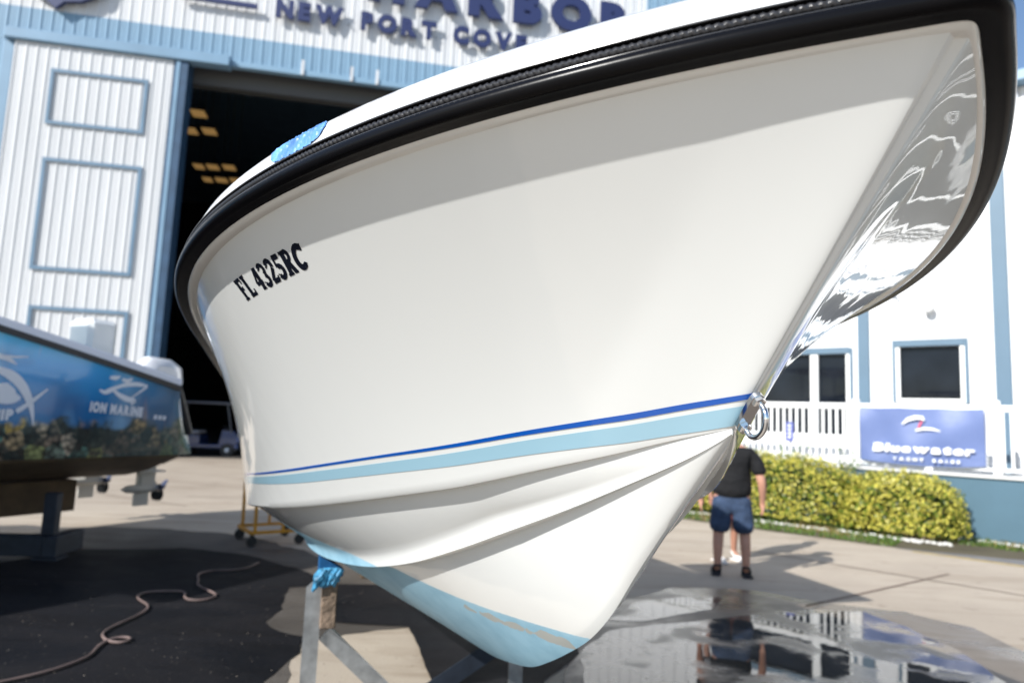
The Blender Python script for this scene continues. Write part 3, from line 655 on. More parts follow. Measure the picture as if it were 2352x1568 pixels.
# larger line above: SAFE HARBOR
o0 = FA.pix(1278, 73, YS); o1 = FA.pix(1352, 73, YS); r_ = FA.pix(1452, 90, YS); h0 = FA.pix(845, 12, YS)
zh = FA.pix(1315, 75, YS)[1]; hh = 1.42
word(sign, 'HARBOR', h0[0]-.02, r_[0], zh, zh, hh, YS, .14, M_NAVY, gap=.24)
word(sign, 'SAFE', h0[0]-5.3, h0[0]-1.3, zh, zh, hh, YS, .14, M_NAVY, gap=.24)
la = FA.pix(415, 0, YS); lb = FA.pix(592, 22, YS); ra = FA.pix(1243, 102, YS)
zbar = ra[1]
MB().box((la[0], YS-.1, lb[1]-.02), (lb[0], YS, lb[1]+.14)).build('bar', M_NAVY, sign)
MB().box((ra[0], YS-.1, lb[1]-.02), (ra[0]+3.0, YS, lb[1]+.14)).build('bar', M_NAVY, sign)
ea = FA.pix(132, 14, YS)
emb = MB(); ex, ez = ea
pol = [(ex, ez-.15), (ex+.25, ez+.12), (ex+.75, ez+.2), (ex+1.25, ez+.5), (ex+1.5, ez+1.1), (ex+1.4, ez+1.9), (ex+.9, ez+2.5), (ex+.1, ez+2.7), (ex-.7, ez+2.5), (ex-1.2, ez+1.9), (ex-1.3, ez+1.1), (ex-1.0, ez+.5), (ex-.45, ez+.2)]
emb.prism(pol, YS-.14, YS); emb.build('emblem', M_NAVY, sign)
# standoffs so that the sign is carried by the wall
mb = MB()
for xx in np.arange(a[0]+.1, b[0], .8): mb.box((xx, YS-.01, zl+.2), (xx+.04, -.0, zl+.24))
for xx in np.arange(h0[0]-5.2, r_[0], .9): mb.box((xx, YS-.01, zh+.3), (xx+.05, 0, zh+.35))
mb.build('standoff', M_STEEL, sign)['kind'] = 'stuff'

# ------------------------------------------------------------------ office building on the right with its deck
FB = Frame(8.06, 11.83, rad(-40))
office = empty('office_building', FB.o, FB.rz, 'white office building with light blue trim and dark windows behind the deck', 'building')
WY = 1.4
pB = lambda x, y, Y=WY: FB.pix(x, y, Y)
def plank_wall(x0, x1, z0, z1, Y):
    "vertical board cladding, boards 0.3 m wide with recessed joints, each its own part"
    k = int(round((x1-x0)/.30)); ww = (x1-x0)/k
    me = MB().box((.004, 0, 0), (ww-.004, .02, z1-z0), bev=.003).mesh('board'); me.materials.append(M_CLAD)
    for i in range(k): link('board', me, None, office, (x0+i*ww, Y-.02, z0))
M_CLAD = mat('white_wall_cladding', (.76, .76, .76), .5, noise=(1.5, .04))
M_TRIMB = mat('light_blue_wall_trim', (.092, .155, .215), .5, noise=(2, .05))
s1 = pB(1971, 800)[0]; s1b = pB(1998, 800)[0]; s2 = pB(2281, 700)[0]; s2b = pB(2318, 700)[0]
zroof = pB(2325, 205)[1]
wl0 = pB(1790, 816)[0]-1.2; wl1 = pB(1944, 816)[0]
wr0, wzt = pB(2067, 797); wr1 = pB(2205, 797)[0]; wzb = pB(2067, 915)[1]
lzt = (pB(1944, 812)[1]); lzb = lzt-1.72
# wall core with openings for the two windows
segs = [(-14, wl0), (wl1, wr0), (wr1, 16)]
mb = MB()
for x0, x1 in segs: mb.box((x0, WY, 0), (x1, WY+.2, zroof))
mb.box((wl0, WY, 0), (wl1, WY+.2, lzb)); mb.box((wl0, WY, lzt), (wl1, WY+.2, zroof)); mb.box((wr0, WY, 0), (wr1, WY+.2, wzb)); mb.box((wr0, WY, wzt), (wr1, WY+.2, zroof))
mb.build('wall', M_CLAD, office)
plank_wall(-14, wl0-.05, 1.07, zroof, WY); plank_wall(wl1+.06, s1, 1.07, zroof, WY); plank_wall(s1b, wr0-.16, 1.07, zroof, WY)
plank_wall(wr1+.16, s2, 1.07, zroof, WY); plank_wall(s2b, 16, 1.07, zroof, WY)
plank_wall(wl0-.05, wl1+.06, lzt+.14, zroof, WY); plank_wall(wr0-.16, wr1+.16, wzt+.14, zroof, WY); plank_wall(wr0-.16, wr1+.16, 1.07, wzb-.14, WY)
for a_, b_ in ((s1, s1b), (s2, s2b)): MB().box((a_+.003, WY-.06, 1.07), (b_-.003, WY-.001, zroof-.01), bev=.004).build('corner_board', M_TRIMB, office)
MB().box((s2b+.20, WY-.10, 1.08), (s2b+.27, WY-.022, zroof-.02), bev=.01).build('downspout', mat('grey_downspout', (.45, .47, .52), .5), office)
M_GLASS = mat('dark_window_glass', (.010, .013, .019), .03, spec=.22, noise=(1.5, .4))
def window(x0, x1, z0, z1, mull=None, blue=True):
    t = .075; f = MB(); y0, y1 = WY-.05, WY+.1
    f.box((x0-t, y0, z0-t), (x0, y1, z1)); f.box((x1, y0, z0-t), (x1+t, y1, z1)); f.box((x0, y0, z0-t), (x1, y1, z0))
    if mull: f.box((mull[0], y0, z0), (mull[1], y1, z1))
    wo = f.build('window_frame', mat('white_window_frame', (.82, .82, .80), .4), office)
    g = MB(); g.box((x0, WY+.05, z0), (x1, WY+.06, z1)) if not mull else (g.box((x0, WY+.05, z0), (mull[0], WY+.06, z1)))
    g.build('pane', M_GLASS, wo)
    if mull: MB().box((mull[1], WY+.05, z0), (x1, WY+.06, z1)).build('pane', M_GLASS, wo)
    if blue:
        q = .055; b = MB(); b.box((x0-t-q, y0-.02, z0-t), (x0-t-.002, y1, z1+.12)); b.box((x1+t+.002, y0-.02, z0-t), (x1+t+q, y1, z1+.12)); b.box((x0-t, y0-.03, z1+.002), (x1+t, y1, z1+.12)); b.build('window_trim', M_TRIMB, wo)
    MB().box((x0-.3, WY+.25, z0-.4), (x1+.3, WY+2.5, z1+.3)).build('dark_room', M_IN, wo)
mx0 = pB(1863, 860)[0]; mx1 = pB(1880, 860)[0]
window(wl0, wl1, lzb, lzt, (mx0, mx1)); window(wr0, wr1, wzb, wzt)
M_TINT = mat('tinted_storefront_glass', (.02, .022, .024), .05, coat=1, coatr=.0)
for k_, x0 in enumerate(np.arange(1.75, 15, 1.75)):
    f = MB(); f.box((x0-.06, WY-.08, 1.1), (x0, WY-.022, 4.9)).box((x0+1.63, WY-.08, 1.1), (x0+1.69, WY-.022, 4.9)).box((x0, WY-.08, 4.84), (x0+1.63, WY-.022, 4.9)).box((x0, WY-.08, 2.9), (x0+1.63, WY-.022, 2.96))
    fo = f.build('storefront_frame', mat('white_window_frame', (.82, .82, .80), .4), office)
    MB().box((x0, WY-.05, 1.1), (x0+1.63, WY-.03, 2.9)).box((x0, WY-.05, 2.96), (x0+1.63, WY-.03, 4.84)).build('storefront_pane', M_TINT, fo)
    for zc_ in (2.1, 3.9):
        rg_ = MB(); 
        for r0 in (.22, .13):
            P_ = [(x0+.8+r0*math.cos(a), WY-.056, zc_+r0*math.sin(a)) for a in np.linspace(0, 2*PI, 25)[:-1]]; rg_.tube(P_, .022, 6, closed=True)
        rg_.build('ring_emblem', mat('white_print', (.85, .85, .84), .5), fo)['kind'] = 'stuff'
MB().box((-14.2, WY-.35, zroof), (16.2, WY+9, zroof+.22), bev=.02).build('roof_edge', M_BLUE, office)
MB().box((-14, WY+.2, 0), (-13.8, WY+9, zroof-.003)).build('side_wall', M_CLAD, office)
# deck
mb = MB(); mb.box((-14, 0, 0), (16, .15, 1.045)); mb.build('deck_base', mat('blue_painted_concrete', (.065, .13, .175), .6, noise=(1.2, .12), bump=(30, .3, .004)), office)
mb = MB(); mb.box((-14, -.05, 1.048), (16, WY-.03, 1.09), bev=.005); mb.build('deck_floor', mat('grey_white_deck', (.62, .62, .60), .6), office)
# railing
M_VINYL = mat('white_vinyl', (.82, .82, .81), .35)
railing = empty('deck_railing', FB.o, FB.rz, 'white baluster railing along the office deck', 'railing')
MB().box((-14, 0, 2.17), (2.26, .08, 2.28), bev=.01).build('top_rail', M_VINYL, railing)
MB().box((-14, .01, 1.16), (2.26, .07, 1.22), bev=.008).build('bottom_rail', M_VINYL, railing)
bal = MB().box((-.022, .022, 1.215), (.022, .058, 2.175), bev=.004).mesh('baluster'); bal.materials.append(M_VINYL)
xs_ = np.arange(-10.0, 2.2, .125)
for x in xs_: link('baluster', bal, None, railing, (x, 0, 0))
post = MB().box((-.06, -.02, 1.092), (.06, .10, 2.36), bev=.01).mesh('post'); post.materials.append(M_VINYL)
pxs = [pB(2148, 1000, .04)[0]*0-.72, pB(2290, 1000, .04)[0], pB(1966, 1000, 0.)[0], -4.4, -6.8, 2.2]
for x in pxs: link('post', post, None, railing, (x, 0, 0))
# banner tied to the railing
M_BAN = mat('blue_vinyl_banner', (.12, .165, .335), .45, bump=(2.5, .3, .05))
bx0, bzt = FB.pix(1975, 934, -.06); bx1, _ = FB.pix(2260, 938, -.06); bzb = FB.pix(2120, 1070, -.06)[1]
banner = empty('banner', FB.o, FB.rz, 'blue sagging banner with white swoosh and lettering tied to the deck railing', 'banner')
NX, NZ = 60, 24; Gb = np.zeros((NX, NZ, 3))
for i in range(NX):
    for j in range(NZ):
        a_, c_ = i/(NX-1), j/(NZ-1); x = bx0+(bx1-bx0)*a_; zt = bzt-.012*abs(math.sin(a_*PI*3)); zb = bzb+.06*(abs(a_-.5)*2)**2.2-.0
        y = -.05-.018*math.sin(a_*17+c_*3)*(1-c_*.3)-.015*math.sin(a_*7-c_*6)-.02*math.sin(PI*c_)
        Gb[i, j] = (x, y, zb+(zt-zb)*c_)
mb = MB(); mb.grid(Gb); me = mb.mesh('banner_cloth'); fix_normals(me); link('banner_cloth', me, M_BAN, banner)
M_PRINT = mat('white_print', (.85, .85, .84), .5); M_RED = mat('red_print', (.65, .06, .08), .5)
YB = -.108
def bt(px, py): return FB.pix(px, py, YB)
t0 = bt(2004, 1040); t1 = bt(2238, 1040); word(banner, 'Bluewater', t0[0], t1[0], bt(2120, 1041)[1], bt(2120, 1041)[1], .155, YB, .004, M_PRINT, gap=.08, off=.06, shear=.18)
t0 = bt(2050, 1056); t1 = bt(2205, 1056); zz = bt(2128, 1060)[1]; word(banner, 'YACHT SALES', t0[0], t1[0], zz, zz, .055, YB, .004, M_PRINT, gap=.45, space=.9, off=.04)
def ribbon(pts, wds, m, par, name='swoosh'):
    P = np.array(pts, float); T = np.gradient(P, axis=0); T /= np.linalg.norm(T, axis=1)[:, None]; N = np.stack([-T[:, 1], T[:, 0]], -1); W = np.array(wds)[:, None]/2
    A = P+N*W; Bq = P-N*W; mb = MB(); mb.grid(np.array([[(x, YB, z) for x, z in A], [(x, YB, z) for x, z in Bq]])); mb.build(name, m, par)
c0 = [bt(2072, 973), bt(2085, 963), bt(2102, 958), bt(2118, 959), bt(2122, 965)]; ribbon(c0, [.02, .06, .07, .06, .03], M_PRINT, banner)
c1 = [bt(2103, 988), bt(2120, 984), bt(2140, 985), bt(2160, 990)]; ribbon(c1, [.03, .045, .04, .015], M_PRINT, banner)
c2 = [bt(2118, 966), bt(2112, 975), bt(2109, 984)]; ribbon(c2, [.02, .03, .02], M_RED, banner)
# small upright navy notice, wall lamp, camera arm
x_, z_ = FB.pix(1814, 990, -.03); n_s = empty('notice_sign', FB.o, FB.rz, 'narrow upright navy sign on the white railing left of the banner', 'sign')
MB().box((x_-.075, -.045, z_-.20), (x_+.075, -.025, z_+.19), bev=.004).build('panel', mat('navy_sign_face', (.11, .13, .36), .5), n_s)
for k_ in range(4): MB().box((x_-.028, -.048, z_-.13+k_*.075), (x_+.028, -.0465, z_-.095+k_*.075)).build('print_mark', M_PRINT, n_s)
x_, z_ = pB(2137, 712); wlmp = empty('wall_lamp', FB.o, FB.rz, 'small white flood lamp on the office wall above the window', 'lamp')
MB().lathe([(.0, -.12), (.07, -.11), (.10, -.05), (.10, .0), (.05, .05)], (x_, WY-.14, z_), 14, 'y').build('lamp_head', mat('pale_grey_lamp', (.55, .55, .54), .4), wlmp)
MB().box((x_-.04, WY-.14, z_+.02), (x_+.04, WY-.022, z_+.14), bev=.01).build('bracket', M_VINYL, wlmp)
x_, z_ = pB(2048, 660); x2_, z2_ = pB(2066, 690); cmr = empty('security_camera', FB.o, FB.rz, 'small dark security camera on a grey arm near the boat rail', 'camera')
MB().lathe([(.0, -.05), (.045, -.045), (.05, .03), (.0, .04)], (x_, WY-.3, z_), 12, 'y').build('camera_head', M_BLACK, cmr)
MB().tube([(x_, WY-.28, z_), (x2_, WY-.12, z2_), (x2_, WY-.02, z2_)], .012, 8).build('arm', M_STEEL, cmr)
# ------------------------------------------------------------------ grass verge, hedge, stones, gravel, kerb line
def LB(x, y, z=0): return FB.o+FB.X*x+FB.Y*y+np.array([0, 0, z])
M_SOIL = ground_mat('soil', (.10, .085, .05), (.13, .11, .06), .9, 3)
sheet('verge_soil', [LB(-12, -2.2), LB(-1.0, -2.25), LB(.4, -1.9), LB(1.4, -1.4), LB(2.4, -.9), LB(16, -.9), LB(16, -.02), LB(-12, -.02)], .006, M_SOIL, .05, seed=31)
M_GRAV = ground_mat('gravel_bed', (.17, .17, .175), (.30, .29, .28), .9, 30, bump=.8)
sheet('gravel', [LB(-.9, -2.25), LB(.5, -1.85), LB(1.5, -1.35), LB(2.5, -.92), LB(12, -.92), LB(12, -2.27), LB(2, -2.27)], .005, M_GRAV, .03, seed=33)
M_YEL = mat('worn_yellow_paint', (.50, .36, .10), .7, noise=(9, .4))
a, b = LB(-.6, -2.36), LB(14, -2.36); n = FB.Y*.04
sheet('yellow_line', [a-n, b-n, b+n, a+n], .004, M_YEL, .01, seed=3)
def leaf_cloud(name, P, Nrm, size, m_, colf, par, seed=1, aspect=.6):
    "one folded leaf (4 triangles) per point; colour attribute per leaf"
    rg = np.random.default_rng(seed); n = len(P)
    d = Nrm+rg.normal(size=(n, 3))*.7; d /= np.linalg.norm(d, axis=1)[:, None]
    t = np.cross(d, rg.normal(size=(n, 3))); t /= np.linalg.norm(t, axis=1)[:, None]; b = np.cross(d, t)
    s = size*(.7+.6*rg.random(n))[:, None]
    V = np.stack([P-t*s*.5, P+b*s*.5*aspect+d*s*.08, P+t*s*.5, P-b*s*.5*aspect+d*s*.08], 1).reshape(-1, 3)
    me = bpy.data.meshes.new(name); me.vertices.add(4*n); me.vertices.foreach_set('co', V.ravel().astype(np.float32))
    idx = np.arange(n)[:, None]*4; T = np.concatenate([idx+[0, 1, 2], idx+[0, 2, 3]], 1).reshape(-1)
    me.loops.add(len(T)); me.loops.foreach_set('vertex_index', T.astype(np.int32)); me.polygons.add(2*n)
    me.polygons.foreach_set('loop_start', (np.arange(2*n)*3).astype(np.int32)); me.polygons.foreach_set('loop_total', np.full(2*n, 3, np.int32))
    me.update(); ca = me.color_attributes.new('tone', 'FLOAT_COLOR', 'POINT'); c = colf(P, rg, n); c4 = np.ones((n, 4)); c4[:, :3] = c; ca.data.foreach_set('color', np.repeat(c4, 4, 0).ravel().astype(np.float32))
    return link(name, me, m_, par)
def attr_mat(name, rough=.5, trans=.25):
    m = bpy.data.materials.new(name); m.use_nodes = True; n = m.node_tree; b = n.nodes['Principled BSDF']; a = n.nodes.new('ShaderNodeAttribute'); a.attribute_name = 'tone'
    n.links.new(a.outputs['Color'], b.inputs['Base Color']); b.inputs['Roughness'].default_value = rough
    t = n.nodes.new('ShaderNodeBsdfTranslucent'); n.links.new(a.outputs['Color'], t.inputs[0]); mx = n.nodes.new('ShaderNodeMixShader'); mx.inputs[0].default_value = trans
    n.links.new(b.outputs[0], mx.inputs[1]); n.links.new(t.outputs[0], mx.inputs[2]); n.links.new(mx.outputs[0], n.nodes['Material Output'].inputs[0]); return m
M_LEAF = attr_mat('golden_leaf', .4, .3)
def bush(cx, cy, rx, ry, h, n, seed, label):
    rg = np.random.default_rng(seed); root = empty('hedge_bush', LB(cx, cy), FB.rz, label, 'bush', 'golden leaved bushes in front of the deck')
    k = 0; P = []; 
    th = rg.random(n)*2*PI; u = rg.random(n)*1.15-.15; u = np.clip(u, -.1, 1)
    ct = np.sqrt(1-np.clip(u, 0, 1)**2); D = np.stack([np.cos(th)*ct, np.sin(th)*ct, np.clip(u, -.1, 1)], 1)
    # squarish clipped hedge: superellipsoid radius
    R = 1/np.power(np.abs(D[:, 0])**3+np.abs(D[:, 1])**3+np.abs(D[:, 2])**3, 1/3)
    lump = 1+.07*np.sin(th*5+seed)*np.cos(u*6)+.05*np.sin(th*11+u*13+seed*2)+.03*np.sin(th*23)
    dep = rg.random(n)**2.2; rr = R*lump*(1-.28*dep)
    P = D*rr[:, None]*np.array([rx, ry, h*.80])+np.array([0, 0, h*.2]); P[:, 2] = np.maximum(P[:, 2], .06+rg.random(n)*.05)
    # straggly upright shoots
    top = rg.random(n) < .03; P[top, 2] += rg.random(top.sum())*.10
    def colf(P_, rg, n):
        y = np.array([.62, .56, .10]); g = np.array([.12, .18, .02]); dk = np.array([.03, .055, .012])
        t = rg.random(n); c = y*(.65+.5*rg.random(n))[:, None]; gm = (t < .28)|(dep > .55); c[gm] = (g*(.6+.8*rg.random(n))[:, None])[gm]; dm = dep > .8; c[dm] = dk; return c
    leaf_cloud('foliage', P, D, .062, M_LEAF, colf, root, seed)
    for i in range(9):
        mb = MB(); a = rg.random()*6.28; x, y = rg.normal()*rx*.35, rg.normal()*ry*.3; mb.tube([(x, y, 0), (x*1.2, y*1.2, h*.3), (x*1.5+.1*math.cos(a), y*1.4+.1*math.sin(a), h*.62)], [.016, .012, .006], 6); mb.build('stem', mat('brown_stem', (.09, .06, .035), .8), root)
    return root
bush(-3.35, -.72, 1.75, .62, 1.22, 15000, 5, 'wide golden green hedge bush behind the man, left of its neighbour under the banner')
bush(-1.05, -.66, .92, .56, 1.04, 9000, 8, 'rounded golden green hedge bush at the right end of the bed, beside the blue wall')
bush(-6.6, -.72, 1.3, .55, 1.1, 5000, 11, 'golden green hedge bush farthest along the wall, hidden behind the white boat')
# some taller green shoots between the bushes
def shoots(x, y, h, n, seed, label):
    rg = np.random.default_rng(seed); root = empty('leafy_shoots', LB(x, y), 0, label, 'plant', 'green shoots above the hedge'); P = []; D = []
    for i in range(n):
        dx, dy = rg.normal(size=2)*.10; hh = h*(.75+.35*rg.random()); MB().tube([(dx*.3, dy*.3, 0), (dx, dy, hh*.6), (dx*1.7, dy*1.7, hh)], [.006, .005, .003], 5).build('stem', mat('brown_stem', (.09, .06, .035), .8), root)
        for k in range(16): f = .55+.45*k/15; P.append((dx*1.5*f+rg.normal()*.025, dy*1.5*f+rg.normal()*.025, hh*f)); D.append((rg.normal(), rg.normal(), .6))
    leaf_cloud('foliage', np.array(P), np.array(D), .07, M_LEAF, lambda P_, rg, n: np.array([.10, .19, .04])*(.6+.8*rg.random(n))[:, None], root, seed)
shoots(-3.1, -.45, 1.42, 6, 3, 'small tuft of green shoots rising above the left golden bush'); shoots(-2.05, -.30, 1.30, 7, 4, 'darker green shoots between the two golden bushes')
# grass blades
rg = np.random.default_rng(2); n = 16000; gx = rg.random(n)*12.5-9.5; gy = -.05-rg.random(n)*2.15; keep = ~((gx > -.9) & (gy < -.95-.0*gx)); gx = gx[keep]; gy = gy[keep]; n = len(gx)
ho = np.array([LB(a, b) for a, b in zip(gx, gy)]); hgt = .035+.05*rg.random(n); a = rg.random(n)*6.28; wv = np.stack([np.cos(a), np.sin(a), 0*a], 1)*.012; tip = ho+np.stack([rg.normal(size=n)*.02, rg.normal(size=n)*.02, hgt], 1)
V = np.stack([ho-wv, ho+wv, tip], 1).reshape(-1, 3); me = bpy.data.meshes.new('grass'); me.vertices.add(3*n); me.vertices.foreach_set('co', V.ravel().astype(np.float32)); me.loops.add(3*n); me.loops.foreach_set('vertex_index', np.arange(3*n, dtype=np.int32)); me.polygons.add(n); me.polygons.foreach_set('loop_start', (np.arange(n)*3).astype(np.int32)); me.polygons.foreach_set('loop_total', np.full(n, 3, np.int32)); me.update()
ca = me.color_attributes.new('tone', 'FLOAT_COLOR', 'POINT'); pn = np.sin(gx*2.1)*np.cos(gy*3+gx)+rg.normal(size=n)*.5; c = np.where((pn > .55)[:, None], [.30, .22, .08], [.10, .17, .03])*(.6+.8*rg.random(n))[:, None]; c4 = np.ones((n, 4)); c4[:, :3] = c; ca.data.foreach_set('color', np.repeat(c4, 3, 0).ravel().astype(np.float32))
o = link('grass', me, M_LEAF); tag(o, 'green and straw coloured grass strip along the hedge', 'grass', kind='stuff'); o.location = (0, 0, .006)
# white edging stones
mb = MB(); rg = np.random.default_rng(6)
for i in range(230):
    x = -4.6+rg.random()*6.4; y = -1.28+rg.normal()*.07 if x < -.25 else -.30+rg.normal()*.08
    c_ = LB(x, y, .02); r = .022+.03*rg.random(); q = [(0, -r*.5), (r*.8, -r*.3), (r, 0), (r*.6, r*.5), (0, r*.6)]
    mb.lathe([(max(a_, .001), b_) for a_, b_ in q], c_, 6)
o = mb.build('edging_stones', mat('white_stone', (.62, .60, .56), .7, noise=(20, .3))); tag(o, 'row of small white stones edging the hedge bed', 'stones', kind='stuff')

# ------------------------------------------------------------------ people
M_SKIN = mat('skin', (.50, .26, .18), .5, noise=(8, .12)); M_SKIN2 = mat('tanned_skin', (.36, .18, .12), .5)
M_SHIRT = mat('black_shirt_cloth', (.005, .005, .006), .85, bump=(7, .9, .04)); M_SHORT = mat('navy_shorts_cloth', (.035, .06, .115), .85, noise=(14, .3), bump=(6, .9, .04))
M_SHOE = mat('black_shoe', (.012, .012, .018), .6); M_SHOEW = mat('white_shoe', (.72, .70, .68), .6); M_HAIR = mat('brown_hair', (.05, .03, .02), .7, bump=(80, .5, .01)); M_SHORT2 = mat('dark_red_shorts_cloth', (.10, .03, .03), .85); M_SHIRT2 = mat('grey_shirt_cloth', (.20, .20, .21), .8, bump=(9, .5, .02))
def skin(name, V, E, R, m, par, sub=2, root=0):
    me = bpy.data.meshes.new(name); me.from_pydata([tuple(map(float, v)) for v in V], E, []); ob = bpy.data.objects.new('tmp', me); COL.objects.link(ob)
    ob.modifiers.new('s', 'SKIN'); 
    for i, v in enumerate(me.skin_vertices[0].data):
        r = R[i]; v.radius = r if hasattr(r, '__len__') else (r, r); v.use_root = (i == root)
    ob.modifiers[0].use_smooth_shade = True; s = ob.modifiers.new('b', 'SUBSURF'); s.levels = sub; s.render_levels = sub
    dg = bpy.context.evaluated_depsgraph_get(); dg.update(); m2 = bpy.data.meshes.new_from_object(ob.evaluated_get(dg)); bpy.data.objects.remove(ob); m2.name = name; m2.materials.clear()
    return link(name, m2, m, par)
def person(loc, rz, label, shirt, short, shoe, skinm, lean=0.):
    root = empty('person', loc, rz, label, 'person')       # faces local -Y
    V = []; E = []; R = []
    def add(p, r, par=None):
        V.append(p); R.append(r); 
        if par is not None: E.append((par, len(V)-1))
        return len(V)-1
    pel = add((0, 0, .93), (.16, .12)); ab = add((0, -.01, 1.08), (.165, .125), pel); ch = add((0, 0, 1.30), (.165, .115), ab); sh = add((0, .01, 1.44), (.10, .075), ch); nk = add((0, .0, 1.53), .055, sh); h1 = add((0, -.01, 1.62), (.072, .085), nk); h2 = add((0, -.015, 1.71), (.076, .092), h1); add((0, -.005, 1.77), (.05, .06), h2)
    for s in (-1, 1):
        hp = add((s*.10, 0, .86), .088, pel); th = add((s*.115, -.01, .68), .082, hp); kn = add((s*.12, -.02, .49), .056, th); cf = add((s*.125, .005, .36), .054, kn); an = add((s*.13, .02, .11), .036, cf); ft = add((s*.14, -.06, .05), (.036, .03), an); add((s*.15, -.13, .035), (.036, .02), ft)
        cl = add((s*.13, .01, 1.43), .062, sh); up = add((s*.205, .01, 1.36), .055, cl); el = add((s*.27, .04, 1.10), .043, up); fa = add((s*.28, .0, .97), .037, el); wr_ = add((s*.285, -.04, .86), .026, fa); pm = add((s*.285, -.055, .80), (.018, .038), wr_)
        for k in range(4):
            y = -.085+.024*k; L = (.030, .034, .032, .025)[k]; f1 = add((s*.286, y, .765), .0105, pm); f2 = add((s*.283, y-.004, .765-L), .0098, f1); add((s*.272, y-.006, .765-2*L+.006), .0085, f2)
        t1 = add((s*.280, -.095, .80), .0115, pm); add((s*.272, -.112, .765), .010, t1)
    body = skin('body', V, E, R, skinm, root)
    # face features joined as children: hair, ears kept on the body by small shapes
    mb = MB(); mb.lathe([(.001, .11), (.045, .10), (.08, .06), (.092, .0), (.088, -.04)], (0, .012, 1.70), 18); mb.build('hair', M_HAIR, root)
    mb = MB()
    for s in (-1, 1): mb.lathe([(.001, -.008), (.018, -.004), (.02, .004), (.001, .008)], (s*.078, .0, 1.665), 10, 'x')
    mb.lathe([(.001, -.03), (.010, -.02), (.013, 0), (.001, .01)], (0, -.105, 1.655), 8); mb.build('ear_and_nose', skinm, root)
    mb = MB()
    for s in (-1, 1): mb.lathe([(.001, -.003), (.010, -.001), (.001, .003)], (s*.03, -.098, 1.69), 10, 'y')
    mb.box((-.022, -.103, 1.607), (.022, -.094, 1.613)); mb.build('eye_and_mouth', M_BLACK, root)
    # shirt
    V = []; E = []; R = []
    a = add((0, 0, .84), (.205, .165)); b_ = add((0, -.015, 1.04), (.205, .175), a); c_ = add((0, 0, 1.30), (.185, .135), b_); d_ = add((0, .01, 1.43), (.125, .09), c_); add((0, .005, 1.485), (.075, .07), d_)
    for s in (-1, 1): e = add((s*.15, .01, 1.425), .075, d_); f = add((s*.215, .012, 1.34), .076, e); add((s*.262, .03, 1.16), .078, f)
    skin('shirt', V, E, R, shirt, root)
    V = []; E = []; R = []
    a = add((0, 0, 1.0), (.17, .13)); b_ = add((0, 0, .88), (.175, .135), a)
    for s in (-1, 1): e = add((s*.095, 0, .78), .105, b_); f = add((s*.105, -.01, .62), .108, e); add((s*.11, -.015, .47), .112, f)
    skin('shorts', V, E, R, short, root)
    for s in (-1, 1):
        V = []; E = []; R = []; a = add((s*.13, .035, .05), (.044, .045)); b_ = add((s*.14, -.05, .045), (.046, .042), a); c_ = add((s*.15, -.15, .036), (.05, .032), b_); add((s*.132, .02, .13), .048, a)
        o = skin('shoe', V, E, R, shoe, root)
        zz = min(v.co.z for v in o.data.vertices)
        o.location.z = .004-zz
        MB().box((s*.145-.048, -.19, .004), (s*.145+.044, .075, .022), bev=.006).build('sole', M_SHOE if shoe is M_SHOE else M_SHOEW, o, (0, 0, -(.004-zz)))
    return root
pm_ = ground(1680, 1322)
PM = person((pm_[0], pm_[1], 0), rad(165), 'man in black shirt, navy shorts and black shoes standing on the pavement by the bow', M_SHIRT, M_SHORT, M_SHOE, M_SKIN); PM.scale = (1.22, 1.12, 1.0)
p2_ = ground(1672, 1288)
person((p2_[0]-.02, p2_[1], 0), rad(20), 'person in white shoes standing just behind the man in black, mostly hidden', M_SHIRT2, M_SHORT2, M_SHOEW, M_SKIN2)

# ------------------------------------------------------------------ hose
zp = [(0,1560),(150,1530),(350,1480),(480,1435),(590,1390),(635,1330),(690,1290),(760,1267),(850,1262),(868,1280),(820,1305),(720,1300),(670,1270),(665,1240),(720,1205),(800,1170),(900,1125),(965,1085),(970,1055),(930,1035),(895,1010),(900,990),(960,970),(1080,965),(1190,965),(1215,975),(1200,1005),(1230,1025),(1320,1028),(1400,1010),(1420,990),(1380,970),(1310,940),(1285,915),(1300,890),(1285,865),(1310,845),(1400,830),(1550,828),(1620,815),(1690,780)]
P = np.array([ground(x*.35161, 1016.75+y*.35161, .022) for x, y in zp]); P = np.vstack([P[0]+(P[0]-P[1])*3, P])
d = np.r_[0, np.cumsum(np.linalg.norm(np.diff(P, axis=0), axis=1))]; t = np.arange(0, d[-1], .02); Q = np.stack([np.interp(t, d, P[:, i]) for i in range(3)], -1)
for _ in range(14): Q[1:-1] = .25*Q[:-2]+.5*Q[1:-1]+.25*Q[2:]
# lift where the hose crosses itself
for i in range(len(Q)):
    dd = np.linalg.norm(Q[i+30:, :2]-Q[i, :2], axis=1) if i+30 < len(Q) else np.array([9])
    if len(dd) and dd.min() < .05: Q[i, 2] += .022
for _ in range(6): Q[1:-1, 2] = .25*Q[:-2, 2]+.5*Q[1:-1, 2]+.25*Q[2:, 2]
hz = MB().tube(Q-np.array([Q[0, 0], Q[0, 1], 0]), .0105, 10).build('hose', mat('dusty_brown_hose', (.15, .105, .095), .7, noise=(5, .45)), None, (Q[0, 0], Q[0, 1], 0)); tag(hz, 'long dusty brown hose snaking across the wet asphalt', 'hose')

